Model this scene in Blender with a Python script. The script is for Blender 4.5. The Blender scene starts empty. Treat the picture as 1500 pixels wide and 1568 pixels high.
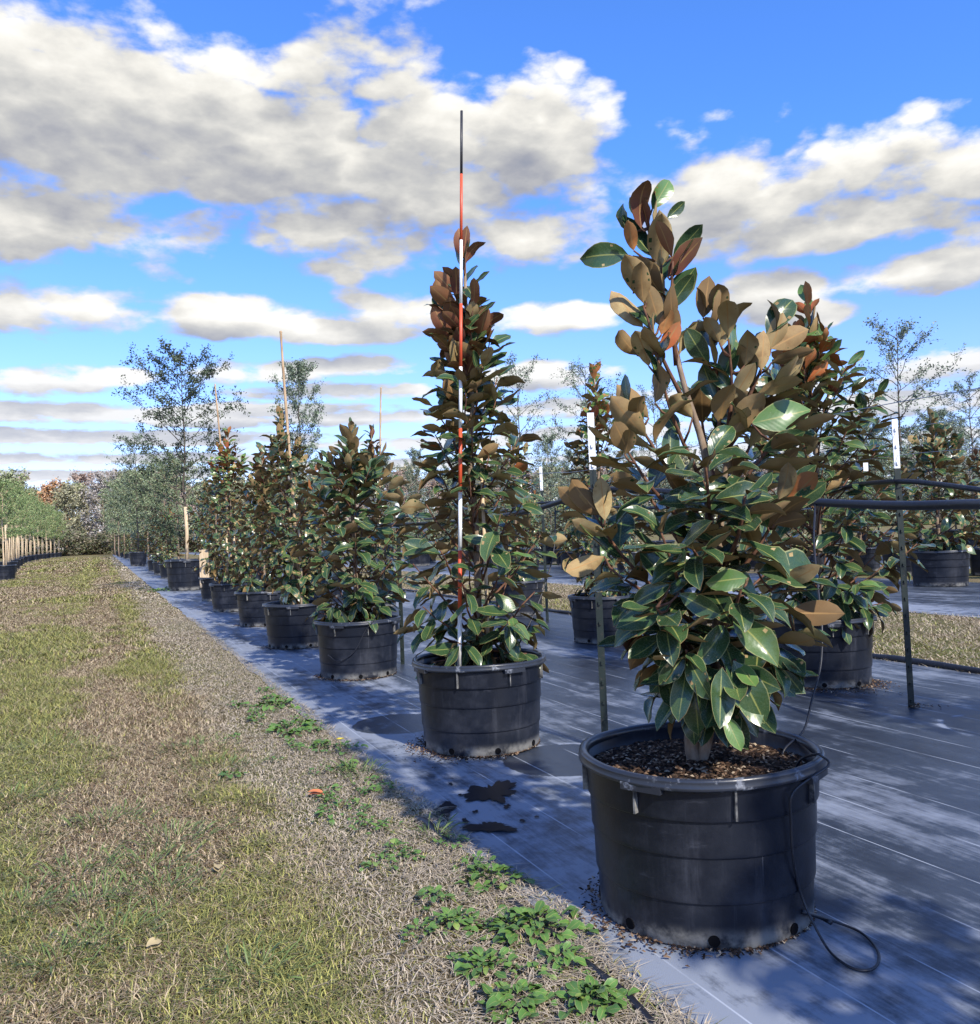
import bpy, math, random
import numpy as np
from mathutils import Vector, Matrix

# ------------------------------------------------------------------ camera
S = bpy.context.scene
C = S.collection
H = 1.235                      # eye height
F_PX = 1350.0                  # focal length in photo pixels (photo 1500 x 1568)
ROLL = math.radians(2.1)
PITCH = math.atan(32 / F_PX)
_f = Vector((0, math.cos(PITCH), math.sin(PITCH)))
_u0 = Vector((0, -math.sin(PITCH), math.cos(PITCH)))
_x = Vector((1, 0, 0))
_r = _x * math.cos(ROLL) - _u0 * math.sin(ROLL)
_u = _x * math.sin(ROLL) + _u0 * math.cos(ROLL)
cam_d = bpy.data.cameras.new('camera')
cam = bpy.data.objects.new('camera', cam_d)
C.objects.link(cam)
M3 = Matrix((_r, _u, -_f)).transposed()
cam.matrix_world = Matrix.Translation((0, 0, H)) @ M3.to_4x4()
cam_d.sensor_fit = 'HORIZONTAL'
cam_d.sensor_width = 36.0
cam_d.lens = 36.0 * F_PX / 1500.0
cam_d.clip_start = 0.05
cam_d.clip_end = 3000
S.camera = cam
CAMP = Vector((0, 0, H))


def ray(px, py):
    return (_f * F_PX + _r * (px - 750) - _u * (py - 784)).normalized()


def at_z(px, py, z=0.0):
    d = ray(px, py)
    return CAMP + d * ((z - H) / d.z)


def at_y(px, py, y):
    d = ray(px, py)
    return CAMP + d * (y / d.y)


# ------------------------------------------------------------------ light
SUN_EL = math.radians(40)
SUN_AZ_VEC = Vector((0.52, -0.855, 0)).normalized()      # the sun stands behind the camera, to the right: shadows fall along the rows
sun_dir = Vector((SUN_AZ_VEC.x * math.cos(SUN_EL), SUN_AZ_VEC.y * math.cos(SUN_EL), math.sin(SUN_EL)))
sd = bpy.data.lights.new('sun', 'SUN')
sd.energy = 3.7
sd.angle = math.radians(1.2)
sd.color = (1.0, 0.93, 0.82)
so = bpy.data.objects.new('sun', sd)
C.objects.link(so)
so.rotation_euler = sun_dir.to_track_quat('Z', 'Y').to_euler()
so.location = (20, -5, 30)

vs = S.view_settings
vs.view_transform = 'Standard'
vs.look = 'None'
vs.gamma = 1.0
vs.exposure = 0.80
S.render.engine = 'CYCLES'
S.cycles.max_bounces = 5
S.cycles.diffuse_bounces = 3
S.cycles.glossy_bounces = 2
vs.use_curve_mapping = False


# ------------------------------------------------------------------ node helper
class NT:
    def __init__(self, tree):
        self.t = tree

    def n(self, typ, props=None, **ins):
        nd = self.t.nodes.new(typ)
        for k, v in (props or {}).items():
            setattr(nd, k, v)
        for k, v in ins.items():
            key = int(k[1:]) if k[0] == 'i' and k[1:].isdigit() else k.replace('_', ' ')
            self.set(nd.inputs[key], v)
        return nd

    def set(self, sock, v):
        if isinstance(v, bpy.types.NodeSocket):
            self.t.links.new(v, sock)
        elif isinstance(v, bpy.types.Node):
            self.t.links.new(v.outputs[0], sock)
        else:
            if sock.type == 'RGBA' and len(v) == 3:
                v = (*v, 1)
            sock.default_value = v

    def m(self, op, a, b=0.0, c=0.0, clamp=False):
        nd = self.n('ShaderNodeMath', {'operation': op, 'use_clamp': clamp}, i0=a, i1=b, i2=c)
        return nd.outputs[0]

    def mix(self, f, a, b, blend='MIX'):
        nd = self.t.nodes.new('ShaderNodeMix')
        nd.data_type = 'RGBA'
        nd.blend_type = blend
        self.set(nd.inputs[0], f)
        self.set(nd.inputs[6], a)
        self.set(nd.inputs[7], b)
        return nd.outputs[2]

    def ramp(self, f, stops, interp='LINEAR'):
        nd = self.t.nodes.new('ShaderNodeValToRGB')
        nd.color_ramp.interpolation = interp
        els = nd.color_ramp.elements
        while len(els) < len(stops):
            els.new(0.5)
        for e, (p, c) in zip(els, stops):
            e.position = p
            if not isinstance(c, (tuple, list)):
                c = (c, c, c)
            e.color = (*c[:3], 1)
        self.set(nd.inputs[0], f)
        return nd.outputs[0]

    def noise(self, vec, scale, detail=4, rough=0.55, out=0):
        nd = self.n('ShaderNodeTexNoise', None, Scale=scale, Detail=detail, Roughness=rough)
        if vec is not None:
            self.set(nd.inputs['Vector'], vec)
        return nd.outputs[out]

    def step(self, v, a, b):
        nd = self.n('ShaderNodeMapRange', {'interpolation_type': 'SMOOTHSTEP'}, i0=v, i1=a, i2=b)
        return nd.outputs[0]

    def map(self, vec, scale=(1, 1, 1), loc=(0, 0, 0), rot=(0, 0, 0)):
        nd = self.n('ShaderNodeMapping', None, Vector=vec, Scale=scale, Location=loc, Rotation=rot)
        return nd.outputs[0]


# ------------------------------------------------------------------ world: sky with cumulus clouds
W = bpy.data.worlds.new('World')
S.world = W
W.use_nodes = True
wt = W.node_tree
wt.nodes.clear()
# a cumulus field as a function of direction
g = bpy.data.node_groups.new('cloud_field', 'ShaderNodeTree')
g.interface.new_socket('dir', in_out='INPUT', socket_type='NodeSocketVector')
g.interface.new_socket('field', in_out='OUTPUT', socket_type='NodeSocketFloat')
G = NT(g)
gi = g.nodes.new('NodeGroupInput')
go = g.nodes.new('NodeGroupOutput')
sep = G.n('ShaderNodeSeparateXYZ', None, Vector=gi.outputs[0])
az = G.m('ARCTAN2', sep.outputs[0], sep.outputs[1])
el = G.m('ARCSINE', sep.outputs[2])
# direction warped by noise so that the outlines billow
CL = [  # photo px: centre x, y, half width, half height
    (60, 170, 330, 150), (300, 230, 330, 140), (40, 320, 260, 75), (560, 160, 180, 140), (640, 270, 270, 125), (820, 230, 130, 110),
    (560, 345, 220, 70), (800, 355, 110, 60), (420, 260, 160, 120),
    (1130, 285, 160, 105), (1320, 280, 260, 80), (1500, 265, 200, 75), (1230, 350, 200, 40),
    (1420, 415, 130, 34), (1180, 455, 100, 42),
    (80, 475, 150, 46), (370, 485, 130, 32), (620, 480, 140, 36), (830, 492, 130, 28), (520, 505, 180, 22),
    (55, 580, 110, 28), (185, 578, 60, 16), (350, 570, 70, 22), (430, 572, 60, 20), (545, 560, 90, 18), (500, 600, 160, 16),
    (850, 575, 120, 24), (1240, 480, 80, 22), (1450, 560, 120, 28),
    (100, 632, 300, 17), (420, 628, 200, 14), (330, 645, 120, 12), (560, 640, 160, 15), (850, 625, 170, 16), (1100, 600, 200, 16),
    (60, 668, 230, 13), (320, 672, 200, 12), (600, 680, 260, 12), (950, 660, 200, 13), (1350, 620, 260, 18),
    (150, 702, 330, 10), (600, 712, 360, 10), (1100, 690, 420, 12), (80, 728, 340, 8), (700, 738, 500, 8),
]
fld = None
for (cx, cy, rx, ry) in CL:
    d = ray(cx, cy)
    a0 = math.atan2(d.x, d.y)
    e0 = math.asin(d.z)
    da = G.m('MULTIPLY_ADD', az, F_PX / (rx * 0.97), -a0 * F_PX / (rx * 0.97))
    de = G.m('MULTIPLY_ADD', el, F_PX / (ry * 0.97), -e0 * F_PX / (ry * 0.97))
    q = G.m('MULTIPLY_ADD', da, da, G.m('MULTIPLY', de, de))
    b = G.m('SUBTRACT', 1.0, q)
    fld = b if fld is None else G.m('SMOOTH_MAX', fld, b, 0.35)
fld = G.m('MAXIMUM', fld, -1.1)
# the same kind of cumulus everywhere else in the sky
cz = G.m('ADD', G.m('MAXIMUM', sep.outputs[2], 0.0), 0.12)
pv = G.n('ShaderNodeCombineXYZ', None, X=G.m('DIVIDE', sep.outputs[0], cz), Y=G.m('DIVIDE', sep.outputs[1], cz), Z=3.7)
gen = G.m('MULTIPLY_ADD', G.noise(pv.outputs[0], 0.8, 3, 0.5), 6.0, -3.05)
front = G.m('MULTIPLY', G.step(G.m('ABSOLUTE', az), 0.85, 0.62), G.step(el, 0.85, 0.66))
fld = G.m('ADD', G.m('MULTIPLY', fld, front), G.m('MULTIPLY', gen, G.m('SUBTRACT', 1.0, front)))
flat = G.map(gi.outputs[0], scale=(1, 1, 2.0))
warp = G.n('ShaderNodeVectorMath', {'operation': 'MULTIPLY_ADD'}, i0=G.noise(flat, 9.0, 4, 0.55, out=1), i1=(0.09, 0.09, 0.09), i2=flat).outputs[0]
vo1 = G.n('ShaderNodeTexVoronoi', {'feature': 'F1'}, Vector=warp, Scale=11.0).outputs['Distance']
vo2 = G.n('ShaderNodeTexVoronoi', {'feature': 'F1'}, Vector=warp, Scale=29.0).outputs['Distance']
bil = G.m('ADD', G.m('MULTIPLY_ADD', vo1, -1.35, 0.72), G.m('MULTIPLY_ADD', vo2, -0.6, 0.27))
n1 = G.noise(flat, 5.5, 8, 0.56)
n2 = G.noise(flat, 19.0, 6, 0.6)
amp = G.step(el, -0.02, 0.30)
pert = G.m('ADD', G.m('MULTIPLY_ADD', n1, 2.3, -1.15), G.m('MULTIPLY', G.m('SUBTRACT', n2, 0.5), G.m('MULTIPLY_ADD', amp, -1.0, 2.5)))
pert = G.m('ADD', pert, bil)
n3 = G.noise(G.map(gi.outputs[0], scale=(1, 1, 3.4)), 34.0, 5, 0.6)
pert = G.m('ADD', pert, G.m('MULTIPLY', G.m('SUBTRACT', n3, 0.5), G.m('MULTIPLY_ADD', amp, -3.4, 3.6)))
fld = G.m('MULTIPLY_ADD', pert, G.m('MULTIPLY_ADD', amp, 0.20, 0.72), fld)
G.set(go.inputs[0], fld)

WN = NT(wt)
tc = wt.nodes.new('ShaderNodeTexCoord')
vdir = tc.outputs['Generated']


def field(offset):
    v = vdir
    if offset:
        v = WN.n('ShaderNodeVectorMath', {'operation': 'NORMALIZE'}, i0=WN.n('ShaderNodeVectorMath', {'operation': 'ADD'}, i0=vdir, i1=offset).outputs[0]).outputs[0]
    gn = wt.nodes.new('ShaderNodeGroup')
    gn.node_tree = g
    WN.set(gn.inputs[0], v)
    return gn.outputs[0]


f0 = field(None)
elv = WN.n('ShaderNodeSeparateXYZ', None, Vector=vdir).outputs[2]
offk = WN.m('MULTIPLY_ADD', elv, 2.4, 0.12, clamp=True)
f1 = field(WN.n('ShaderNodeVectorMath', {'operation': 'SCALE'}, i0=(0.018, 0.0, 0.046), Scale=offk).outputs[0])
alpha = WN.step(f0, -0.08, 0.66)
lit = WN.m('SUBTRACT', f0, f1)
thick = WN.step(f0, 0.2, 1.9)
shade = WN.m('ADD', WN.m('MULTIPLY_ADD', lit, 0.36, 0.60), WN.m('MULTIPLY', thick, -0.26), clamp=True)
ccol = WN.ramp(shade, [(0.0, (0.17, 0.20, 0.28)), (0.3, (0.29, 0.30, 0.34)), (0.55, (0.44, 0.44, 0.435)), (0.8, (0.64, 0.625, 0.585)), (1.0, (0.78, 0.765, 0.72))])
ccol = WN.mix(WN.m('MULTIPLY', WN.step(elv, 0.30, 0.03), 0.55), ccol, (0.47, 0.52, 0.66))
sky = wt.nodes.new('ShaderNodeTexSky')
sky.sky_type = 'NISHITA'
sky.sun_disc = False
sky.sun_elevation = SUN_EL
sky.sun_rotation = math.atan2(SUN_AZ_VEC.x, SUN_AZ_VEC.y)
sky.altitude = 20
sky.air_density = 1.0
sky.dust_density = 0.3
sky.ozone_density = 3.0
wz = WN.n('ShaderNodeSeparateXYZ', None, Vector=vdir).outputs[2]
tintc = WN.mix(WN.step(wz, 0.0, 0.42), (0.82, 0.82, 1.16), (0.50, 0.86, 1.46))
skyc = WN.mix(1.0, sky.outputs[0], tintc, 'MULTIPLY')
bg1 = WN.n('ShaderNodeBackground', None, Color=skyc, Strength=0.125)
bg2 = WN.n('ShaderNodeBackground', None, Color=ccol, Strength=0.82)
mx = wt.nodes.new('ShaderNodeMixShader')
WN.set(mx.inputs[0], alpha)
wt.links.new(bg1.outputs[0], mx.inputs[1])
wt.links.new(bg2.outputs[0], mx.inputs[2])
wo = wt.nodes.new('ShaderNodeOutputWorld')
wt.links.new(mx.outputs[0], wo.inputs[0])

# ------------------------------------------------------------------ general helpers
rnd = random.Random(7)
GOLD = math.radians(137.5)
UP = Vector((0, 0, 1))


def mat(name, base=(0.5, 0.5, 0.5), rough=0.6, spec=0.5):
    m = bpy.data.materials.new(name)
    m.use_nodes = True
    t = NT(m.node_tree)
    p = m.node_tree.nodes['Principled BSDF']
    p.inputs['Base Color'].default_value = (*base, 1)
    p.inputs['Roughness'].default_value = rough
    p.inputs['Specular IOR Level'].default_value = spec
    return m, t, p


def bump(t, p, h, strength=0.3, dist=0.01):
    b = t.n('ShaderNodeBump', None, Strength=strength, Distance=dist, Height=h)
    t.set(p.inputs['Normal'], b.outputs[0])


def mesh(name, V, Fc, mats, mi=None, smooth=True):
    me = bpy.data.meshes.new(name)
    me.from_pydata([tuple(v) for v in V], [], Fc)
    for m in (mats if isinstance(mats, (list, tuple)) else [mats]):
        me.materials.append(m)
    if mi is not None:
        me.polygons.foreach_set('material_index', mi)
    if smooth:
        me.polygons.foreach_set('use_smooth', [True] * len(me.polygons))
    me.update()
    return me


def np_mesh(name, V, T, m, col=None, smooth=False, nv=3):
    """fast mesh of triangles (or quads) with an optional colour per vertex"""
    V = np.asarray(V, np.float32)
    T = np.asarray(T, np.int32)
    me = bpy.data.meshes.new(name)
    me.vertices.add(len(V))
    me.vertices.foreach_set('co', V.ravel())
    me.loops.add(T.size)
    me.loops.foreach_set('vertex_index', T.ravel())
    me.polygons.add(len(T))
    me.polygons.foreach_set('loop_start', np.arange(0, T.size, nv, dtype=np.int32))
    if col is not None:
        a = me.color_attributes.new('tint', 'FLOAT_COLOR', 'POINT')
        cc = np.ones((len(V), 4), np.float32)
        cc[:, :3] = col
        a.data.foreach_set('color', cc.ravel())
    if smooth:
        me.polygons.foreach_set('use_smooth', np.ones(len(T), bool))
    me.materials.append(m)
    me.update(calc_edges=True)
    me.validate()
    return me


def obj(name, me, parent=None, loc=None):
    o = bpy.data.objects.new(name, me)
    C.objects.link(o)
    if parent is not None:
        o.parent = parent
    if loc is not None:
        o.location = loc
    return o


def tag(o, label, cat, group=None, kind=None):
    if label:
        o['label'] = label
    if cat:
        o['category'] = cat
    if group:
        o['group'] = group
    if kind:
        o['kind'] = kind
    return o


def thing(name, label, cat, loc=(0, 0, 0), group=None):
    o = bpy.data.objects.new(name, None)
    o.empty_display_size = 0.2
    C.objects.link(o)
    o.location = loc
    return tag(o, label, cat, group)


def frame(d):
    d = d.normalized()
    a = Vector((1, 0, 0)) if abs(d.x) < 0.8 else Vector((0, 1, 0))
    u = d.cross(a).normalized()
    return u, d.cross(u).normalized()


def tube(pts, rad, n=8, cap=True, V=None, Fc=None):
    V = [] if V is None else V
    Fc = [] if Fc is None else Fc
    pts = [Vector(p) for p in pts]
    if not isinstance(rad, (list, tuple)):
        rad = [rad] * len(pts)
    b0 = len(V)
    u = None
    for i, p in enumerate(pts):
        d = (pts[min(i + 1, len(pts) - 1)] - pts[max(i - 1, 0)])
        if d.length < 1e-9:
            d = Vector((0, 0, 1))
        d.normalize()
        if u is None:
            u, v = frame(d)
        else:
            u = (u - d * u.dot(d)).normalized()
            v = d.cross(u)
        for k in range(n):
            a = 2 * math.pi * k / n
            V.append(p + (u * math.cos(a) + v * math.sin(a)) * rad[i])
    for i in range(len(pts) - 1):
        for k in range(n):
            a, b = b0 + i * n + k, b0 + i * n + (k + 1) % n
            Fc.append((a, b, b + n, a + n))
    if cap:
        Fc.append(tuple(b0 + k for k in range(n))[::-1])
        Fc.append(tuple(b0 + (len(pts) - 1) * n + k for k in range(n)))
    return V, Fc


def smooth_path(pts, k=8):
    """Catmull-Rom through the given points"""
    P = [Vector(p) for p in pts]
    P = [P[0] * 2 - P[1]] + P + [P[-1] * 2 - P[-2]]
    out = []
    for i in range(1, len(P) - 2):
        for j in range(k):
            t = j / k
            a, b, c, d = P[i - 1:i + 3]
            out.append(0.5 * ((2 * b) + (c - a) * t + (2 * a - 5 * b + 4 * c - d) * t * t + (3 * b - a - 3 * c + d) * t ** 3))
    out.append(P[-2])
    return out


def lathe(prof, n=48, close=False):
    V, Fc = [], []
    for (r, z) in prof:
        for k in range(n):
            a = 2 * math.pi * k / n
            V.append((r * math.cos(a), r * math.sin(a), z))
    for i in range(len(prof) - 1 + (1 if close else 0)):
        for k in range(n):
            a, b = i * n + k, i * n + (k + 1) % n
            j = ((i + 1) % len(prof)) * n
            Fc.append((a, b, j + (k + 1) % n, j + k))
    return V, Fc


def box(cx, cy, cz, sx, sy, sz, V, Fc, rot=None):
    b = len(V)
    for x in (-1, 1):
        for y in (-1, 1):
            for z in (-1, 1):
                p = Vector((x * sx / 2, y * sy / 2, z * sz / 2))
                if rot is not None:
                    p = rot @ p
                V.append(p + Vector((cx, cy, cz)))
    for f in ((0, 1, 3, 2), (4, 6, 7, 5), (0, 4, 5, 1), (2, 3, 7, 6), (0, 2, 6, 4), (1, 5, 7, 3)):
        Fc.append(tuple(b + i for i in f))


_rs = np.random.RandomState(3)
_tab = _rs.rand(256, 256)


def vnoise(x, y):
    xi = np.floor(x).astype(int)
    yi = np.floor(y).astype(int)
    fx = x - xi
    fy = y - yi
    fx = fx * fx * (3 - 2 * fx)
    fy = fy * fy * (3 - 2 * fy)
    a = _tab[xi % 256, yi % 256]
    b = _tab[(xi + 1) % 256, yi % 256]
    c = _tab[xi % 256, (yi + 1) % 256]
    d = _tab[(xi + 1) % 256, (yi + 1) % 256]
    return (a * (1 - fx) + b * fx) * (1 - fy) + (c * (1 - fx) + d * fx) * fy


def fbm(x, y, o=4):
    s = 0
    a = 0.5
    for i in range(o):
        s = s + a * vnoise(x * 2 ** i + 17.3 * i, y * 2 ** i + 5.1 * i)
        a *= 0.5
    return s / (1 - 0.5 ** o)


# ------------------------------------------------------------------ materials
# leaf, upper side
def leaf_top(name, c0, c1, c2, rough=0.3):
    m, t, p = mat(name, rough=rough)
    oi = t.n('ShaderNodeObjectInfo')
    ge = t.n('ShaderNodeNewGeometry')
    r = t.m('FRACT', t.m('ADD', oi.outputs['Random'], ge.outputs['Random Per Island']))
    uv = t.n('ShaderNodeUVMap')
    s = t.n('ShaderNodeSeparateXYZ', None, Vector=uv.outputs[0])
    ax = t.m('ABSOLUTE', s.outputs[0])
    col = t.ramp(r, [(0.0, c0), (0.55, c1), (0.9, c1), (1.0, c2)])
    oc = t.n('ShaderNodeTexCoord').outputs['Object']
    col = t.mix(t.m('MULTIPLY', t.noise(oc, 28, 4), 0.35), col, (0.10, 0.13, 0.035))
    col = t.mix(t.m('MULTIPLY', t.step(t.noise(oc, 4.5, 4, 0.6), 0.45, 0.75), 0.45), col, (0.085, 0.12, 0.045))
    col = t.mix(t.step(ax, 0.085, 0.02), col, (0.22, 0.24, 0.07))
    col = t.mix(t.m('MULTIPLY', t.step(ax, 0.90, 0.995), 0.75), col, (0.34, 0.34, 0.14))
    t.set(p.inputs['Base Color'], col)
    t.set(p.inputs['Roughness'], t.m('MULTIPLY_ADD', t.noise(oc, 30, 3), 0.25, rough - 0.1))
    vein = t.n('ShaderNodeTexWave', {'wave_type': 'BANDS', 'bands_direction': 'Y'}, Scale=3.2, Distortion=0.6,
               Vector=t.n('ShaderNodeCombineXYZ', None, X=s.outputs[0], Y=t.m('SUBTRACT', s.outputs[1], t.m('MULTIPLY', ax, 0.22))).outputs[0])
    bump(t, p, vein.outputs[1], 0.06, 0.002)
    return m


def leaf_under(name, c0, c1, c2):
    m, t, p = mat(name, rough=0.75, spec=0.25)
    oi = t.n('ShaderNodeObjectInfo')
    ge = t.n('ShaderNodeNewGeometry')
    r = t.m('FRACT', t.m('ADD', t.m('MULTIPLY', oi.outputs['Random'], 7.3), ge.outputs['Random Per Island']))
    uv = t.n('ShaderNodeUVMap')
    s = t.n('ShaderNodeSeparateXYZ', None, Vector=uv.outputs[0])
    ax = t.m('ABSOLUTE', s.outputs[0])
    col = t.ramp(r, [(0.0, c0), (0.45, c1), (0.8, c2), (1.0, c0)])
    oc = t.n('ShaderNodeTexCoord').outputs['Object']
    col = t.mix(t.m('MULTIPLY', t.noise(oc, 40, 4), 0.45), col, (0.10, 0.05, 0.025))
    col = t.mix(t.m('MULTIPLY', t.step(t.noise(oc, 4.0, 4, 0.6), 0.42, 0.72), 0.5), col, (0.15, 0.075, 0.028))
    col = t.mix(t.m('MULTIPLY', t.step(s.outputs[1], 0.2, 1.0), 0.25), col, (0.42, 0.30, 0.16))
    col = t.mix(t.step(ax, 0.10, 0.03), col, (0.34, 0.20, 0.08))
    t.set(p.inputs['Base Color'], col)
    return m


M_TOP = leaf_top('leaf_green', (0.009, 0.034, 0.017), (0.020, 0.060, 0.025), (0.075, 0.135, 0.045), 0.24)
M_UND = leaf_under('leaf_brown_underside', (0.18, 0.105, 0.042), (0.34, 0.235, 0.10), (0.48, 0.38, 0.18))
M_TOPY = leaf_top('leaf_young', (0.05, 0.12, 0.03), (0.10, 0.20, 0.05), (0.16, 0.26, 0.07), 0.3)
M_UNDY = leaf_under('leaf_rust_underside', (0.42, 0.075, 0.03), (0.52, 0.14, 0.035), (0.52, 0.22, 0.07))
M_UNDO = leaf_under('leaf_maroon_underside', (0.13, 0.035, 0.03), (0.22, 0.06, 0.035), (0.30, 0.12, 0.05))

m_bark, t, p = mat('bark_grey_brown', rough=0.85, spec=0.2)
oc = t.n('ShaderNodeTexCoord').outputs['Object']
nz = t.noise(t.map(oc, (30, 30, 12)), 1.0, 5, 0.6)
t.set(p.inputs['Base Color'], t.ramp(nz, [(0.25, (0.11, 0.075, 0.05)), (0.55, (0.27, 0.20, 0.14)), (0.8, (0.42, 0.34, 0.26))]))
bump(t, p, nz, 0.6, 0.01)
m_twig, t, p = mat('bark_twig', (0.10, 0.055, 0.035), 0.8, 0.2)
oc = t.n('ShaderNodeTexCoord').outputs['Object']
t.set(p.inputs['Base Color'], t.ramp(t.noise(oc, 40, 3), [(0.3, (0.06, 0.03, 0.025)), (0.7, (0.20, 0.10, 0.055))]))

m_pot, t, p = mat('black_plastic', rough=0.42, spec=0.36)
oc = t.n('ShaderNodeTexCoord').outputs['Object']
oi = t.n('ShaderNodeObjectInfo')
ov = t.n('ShaderNodeVectorMath', {'operation': 'ADD'}, i0=oc, i1=t.n('ShaderNodeCombineXYZ', None, X=t.m('MULTIPLY', oi.outputs['Random'], 9.0)).outputs[0]).outputs[0]
dust = t.noise(ov, 3.0, 7, 0.68)
streak = t.noise(t.map(ov, (14, 14, 1.6)), 1.0, 5, 0.7)
scr = t.noise(t.map(ov, (5, 5, 22), rot=(0.6, 0.3, 0)), 1.0, 6, 0.75)
dm = t.m('ADD', t.m('MULTIPLY', t.step(dust, 0.46, 0.78), 0.55), t.m('MULTIPLY', t.step(streak, 0.52, 0.78), 0.42), clamp=True)
dm = t.m('ADD', dm, t.m('MULTIPLY', t.step(scr, 0.58, 0.72), 0.4), clamp=True)
sz = t.n('ShaderNodeSeparateXYZ', None, Vector=oc)
foot = t.m('MULTIPLY', t.step(sz.outputs[2], 0.075, 0.005), t.step(t.noise(ov, 9, 5, 0.65), 0.36, 0.62))
col = t.mix(dm, (0.006, 0.008, 0.014), (0.050, 0.054, 0.068))
col = t.mix(t.m('MULTIPLY', foot, 0.8), col, (0.33, 0.32, 0.29))
drip = t.m('MULTIPLY', t.step(t.noise(t.map(ov, (26, 26, 0.7)), 1.0, 3, 0.6), 0.70, 0.78), 0.3)
col = t.mix(drip, col, (0.25, 0.26, 0.29))
t.set(p.inputs['Base Color'], col)
t.set(p.inputs['Roughness'], t.m('MULTIPLY_ADD', dm, 0.32, 0.36))
bump(t, p, t.noise(ov, 16, 5, 0.7), 0.22, 0.006)

m_rim, t, p = mat('pot_rim_plastic', rough=0.34, spec=0.5)
oc = t.n('ShaderNodeTexCoord').outputs['Object']
w = t.step(t.noise(oc, 11, 5, 0.7), 0.57, 0.68)
t.set(p.inputs['Base Color'], t.mix(t.m('MULTIPLY', w, 0.75), (0.022, 0.026, 0.036), (0.24, 0.26, 0.30)))
t.set(p.inputs['Roughness'], t.m('MULTIPLY_ADD', w, 0.35, 0.32))
bump(t, p, t.noise(oc, 30, 3), 0.2, 0.004)
m_hole, _, _ = mat('drain_hole_dark', (0.004, 0.004, 0.005), 0.9, 0.1)

m_mulch, t, p = mat('bark_mulch', rough=0.95, spec=0.15)
oc = t.n('ShaderNodeTexCoord').outputs['Object']
nz = t.noise(oc, 55, 5, 0.7)
t.set(p.inputs['Base Color'], t.ramp(nz, [(0.32, (0.012, 0.009, 0.007)), (0.52, (0.06, 0.038, 0.024)), (0.68, (0.17, 0.11, 0.07)), (0.8, (0.36, 0.29, 0.20))]))
bump(t, p, nz, 1.0, 0.03)

m_tint, t, p = mat('tinted_plant', rough=0.7, spec=0.2)
at = t.n('ShaderNodeAttribute', {'attribute_name': 'tint'})
t.set(p.inputs['Base Color'], at.outputs[0])
m_grass, t, p = mat('grass_blades', rough=0.65, spec=0.25)
at = t.n('ShaderNodeAttribute', {'attribute_name': 'tint'})
t.set(p.inputs['Base Color'], at.outputs[0])
p.inputs['Subsurface Weight'].default_value = 0.0

m_chip, t, p = mat('bark_chips', rough=0.9, spec=0.15)
at = t.n('ShaderNodeAttribute', {'attribute_name': 'tint'})
t.set(p.inputs['Base Color'], at.outputs[0])

m_cane, t, p = mat('bamboo_cane', rough=0.6)
oc = t.n('ShaderNodeTexCoord').outputs['Object']
t.set(p.inputs['Base Color'], t.ramp(t.noise(t.map(oc, (40, 40, 6)), 1, 4), [(0.3, (0.30, 0.18, 0.09)), (0.7, (0.55, 0.40, 0.24))]))
m_wood, t, p = mat('pale_stake_wood', rough=0.75)
oc = t.n('ShaderNodeTexCoord').outputs['Object']
t.set(p.inputs['Base Color'], t.ramp(t.noise(t.map(oc, (50, 50, 4)), 1, 4), [(0.3, (0.46, 0.33, 0.19)), (0.7, (0.68, 0.54, 0.36))]))
def paint(name, c, d):
    m, t, p = mat(name, c, 0.45)
    oc = t.n('ShaderNodeTexCoord').outputs['Object']
    t.set(p.inputs['Base Color'], t.mix(t.step(t.noise(oc, 45, 4, 0.7), 0.55, 0.75), c, d))
    return m


m_red = paint('pole_red', (0.62, 0.085, 0.03), (0.45, 0.10, 0.06))
m_white = paint('pole_white', (0.80, 0.80, 0.78), (0.6, 0.58, 0.54))
m_backlit = paint('pole_backlit', (0.025, 0.025, 0.03), (0.06, 0.06, 0.06))  # top band coloured dark, as if seen against the light
m_post = paint('post_green', (0.010, 0.018, 0.016), (0.05, 0.04, 0.035))
m_posttip = paint('post_tip_white', (0.74, 0.76, 0.78), (0.55, 0.52, 0.48))
m_pipe = paint('poly_pipe', (0.014, 0.015, 0.020), (0.05, 0.055, 0.065))
m_wire, _, p = mat('wire_steel', (0.45, 0.48, 0.52), 0.35)
p.inputs['Metallic'].default_value = 0.8
m_puddle, _, p = mat('wet_patch', (0.004, 0.006, 0.012), 0.3, 0.35)
m_tie, _, _ = mat('tie_tape', (0.12, 0.45, 0.40), 0.5)
m_label, _, _ = mat('plant_tag_white', (0.75, 0.77, 0.78), 0.5)

# woven ground cloth
ROWD = Vector((-0.44, 1, 0)).normalized()           # rows run this way
ROWN = Vector((ROWD.y, -ROWD.x, 0))                 # across the rows, to the right
_e0 = at_z(880, 1440) - ROWD * 4.0
RINGS = []                                          # dust-free circles where pots used to stand
for (px_, py_, rr_) in ((865, 1165, 0.33), (1545, 1115, 0.34), (610, 1110, 0.30)):
    v_ = at_z(px_, py_) - _e0
    RINGS.append((v_.dot(ROWD), v_.dot(ROWN), rr_))
m_cloth, t, p = mat('woven_ground_cloth', rough=0.4, spec=0.42)
oc = t.n('ShaderNodeTexCoord').outputs['Object']        # x along the row, y across
s = t.n('ShaderNodeSeparateXYZ', None, Vector=oc)
big = t.noise(t.map(oc, (0.55, 1.0, 1)), 0.9, 5, 0.6)
strk = t.noise(t.map(oc, (0.8, 7, 1)), 1.0, 6, 0.6)
fine = t.noise(t.map(oc, (6, 60, 1)), 1.0, 4, 0.6)
blot = t.noise(oc, 5.5, 6, 0.7)
dsum = t.m('ADD', t.m('MULTIPLY', big, 1.15), t.m('MULTIPLY', strk, 0.6))
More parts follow.
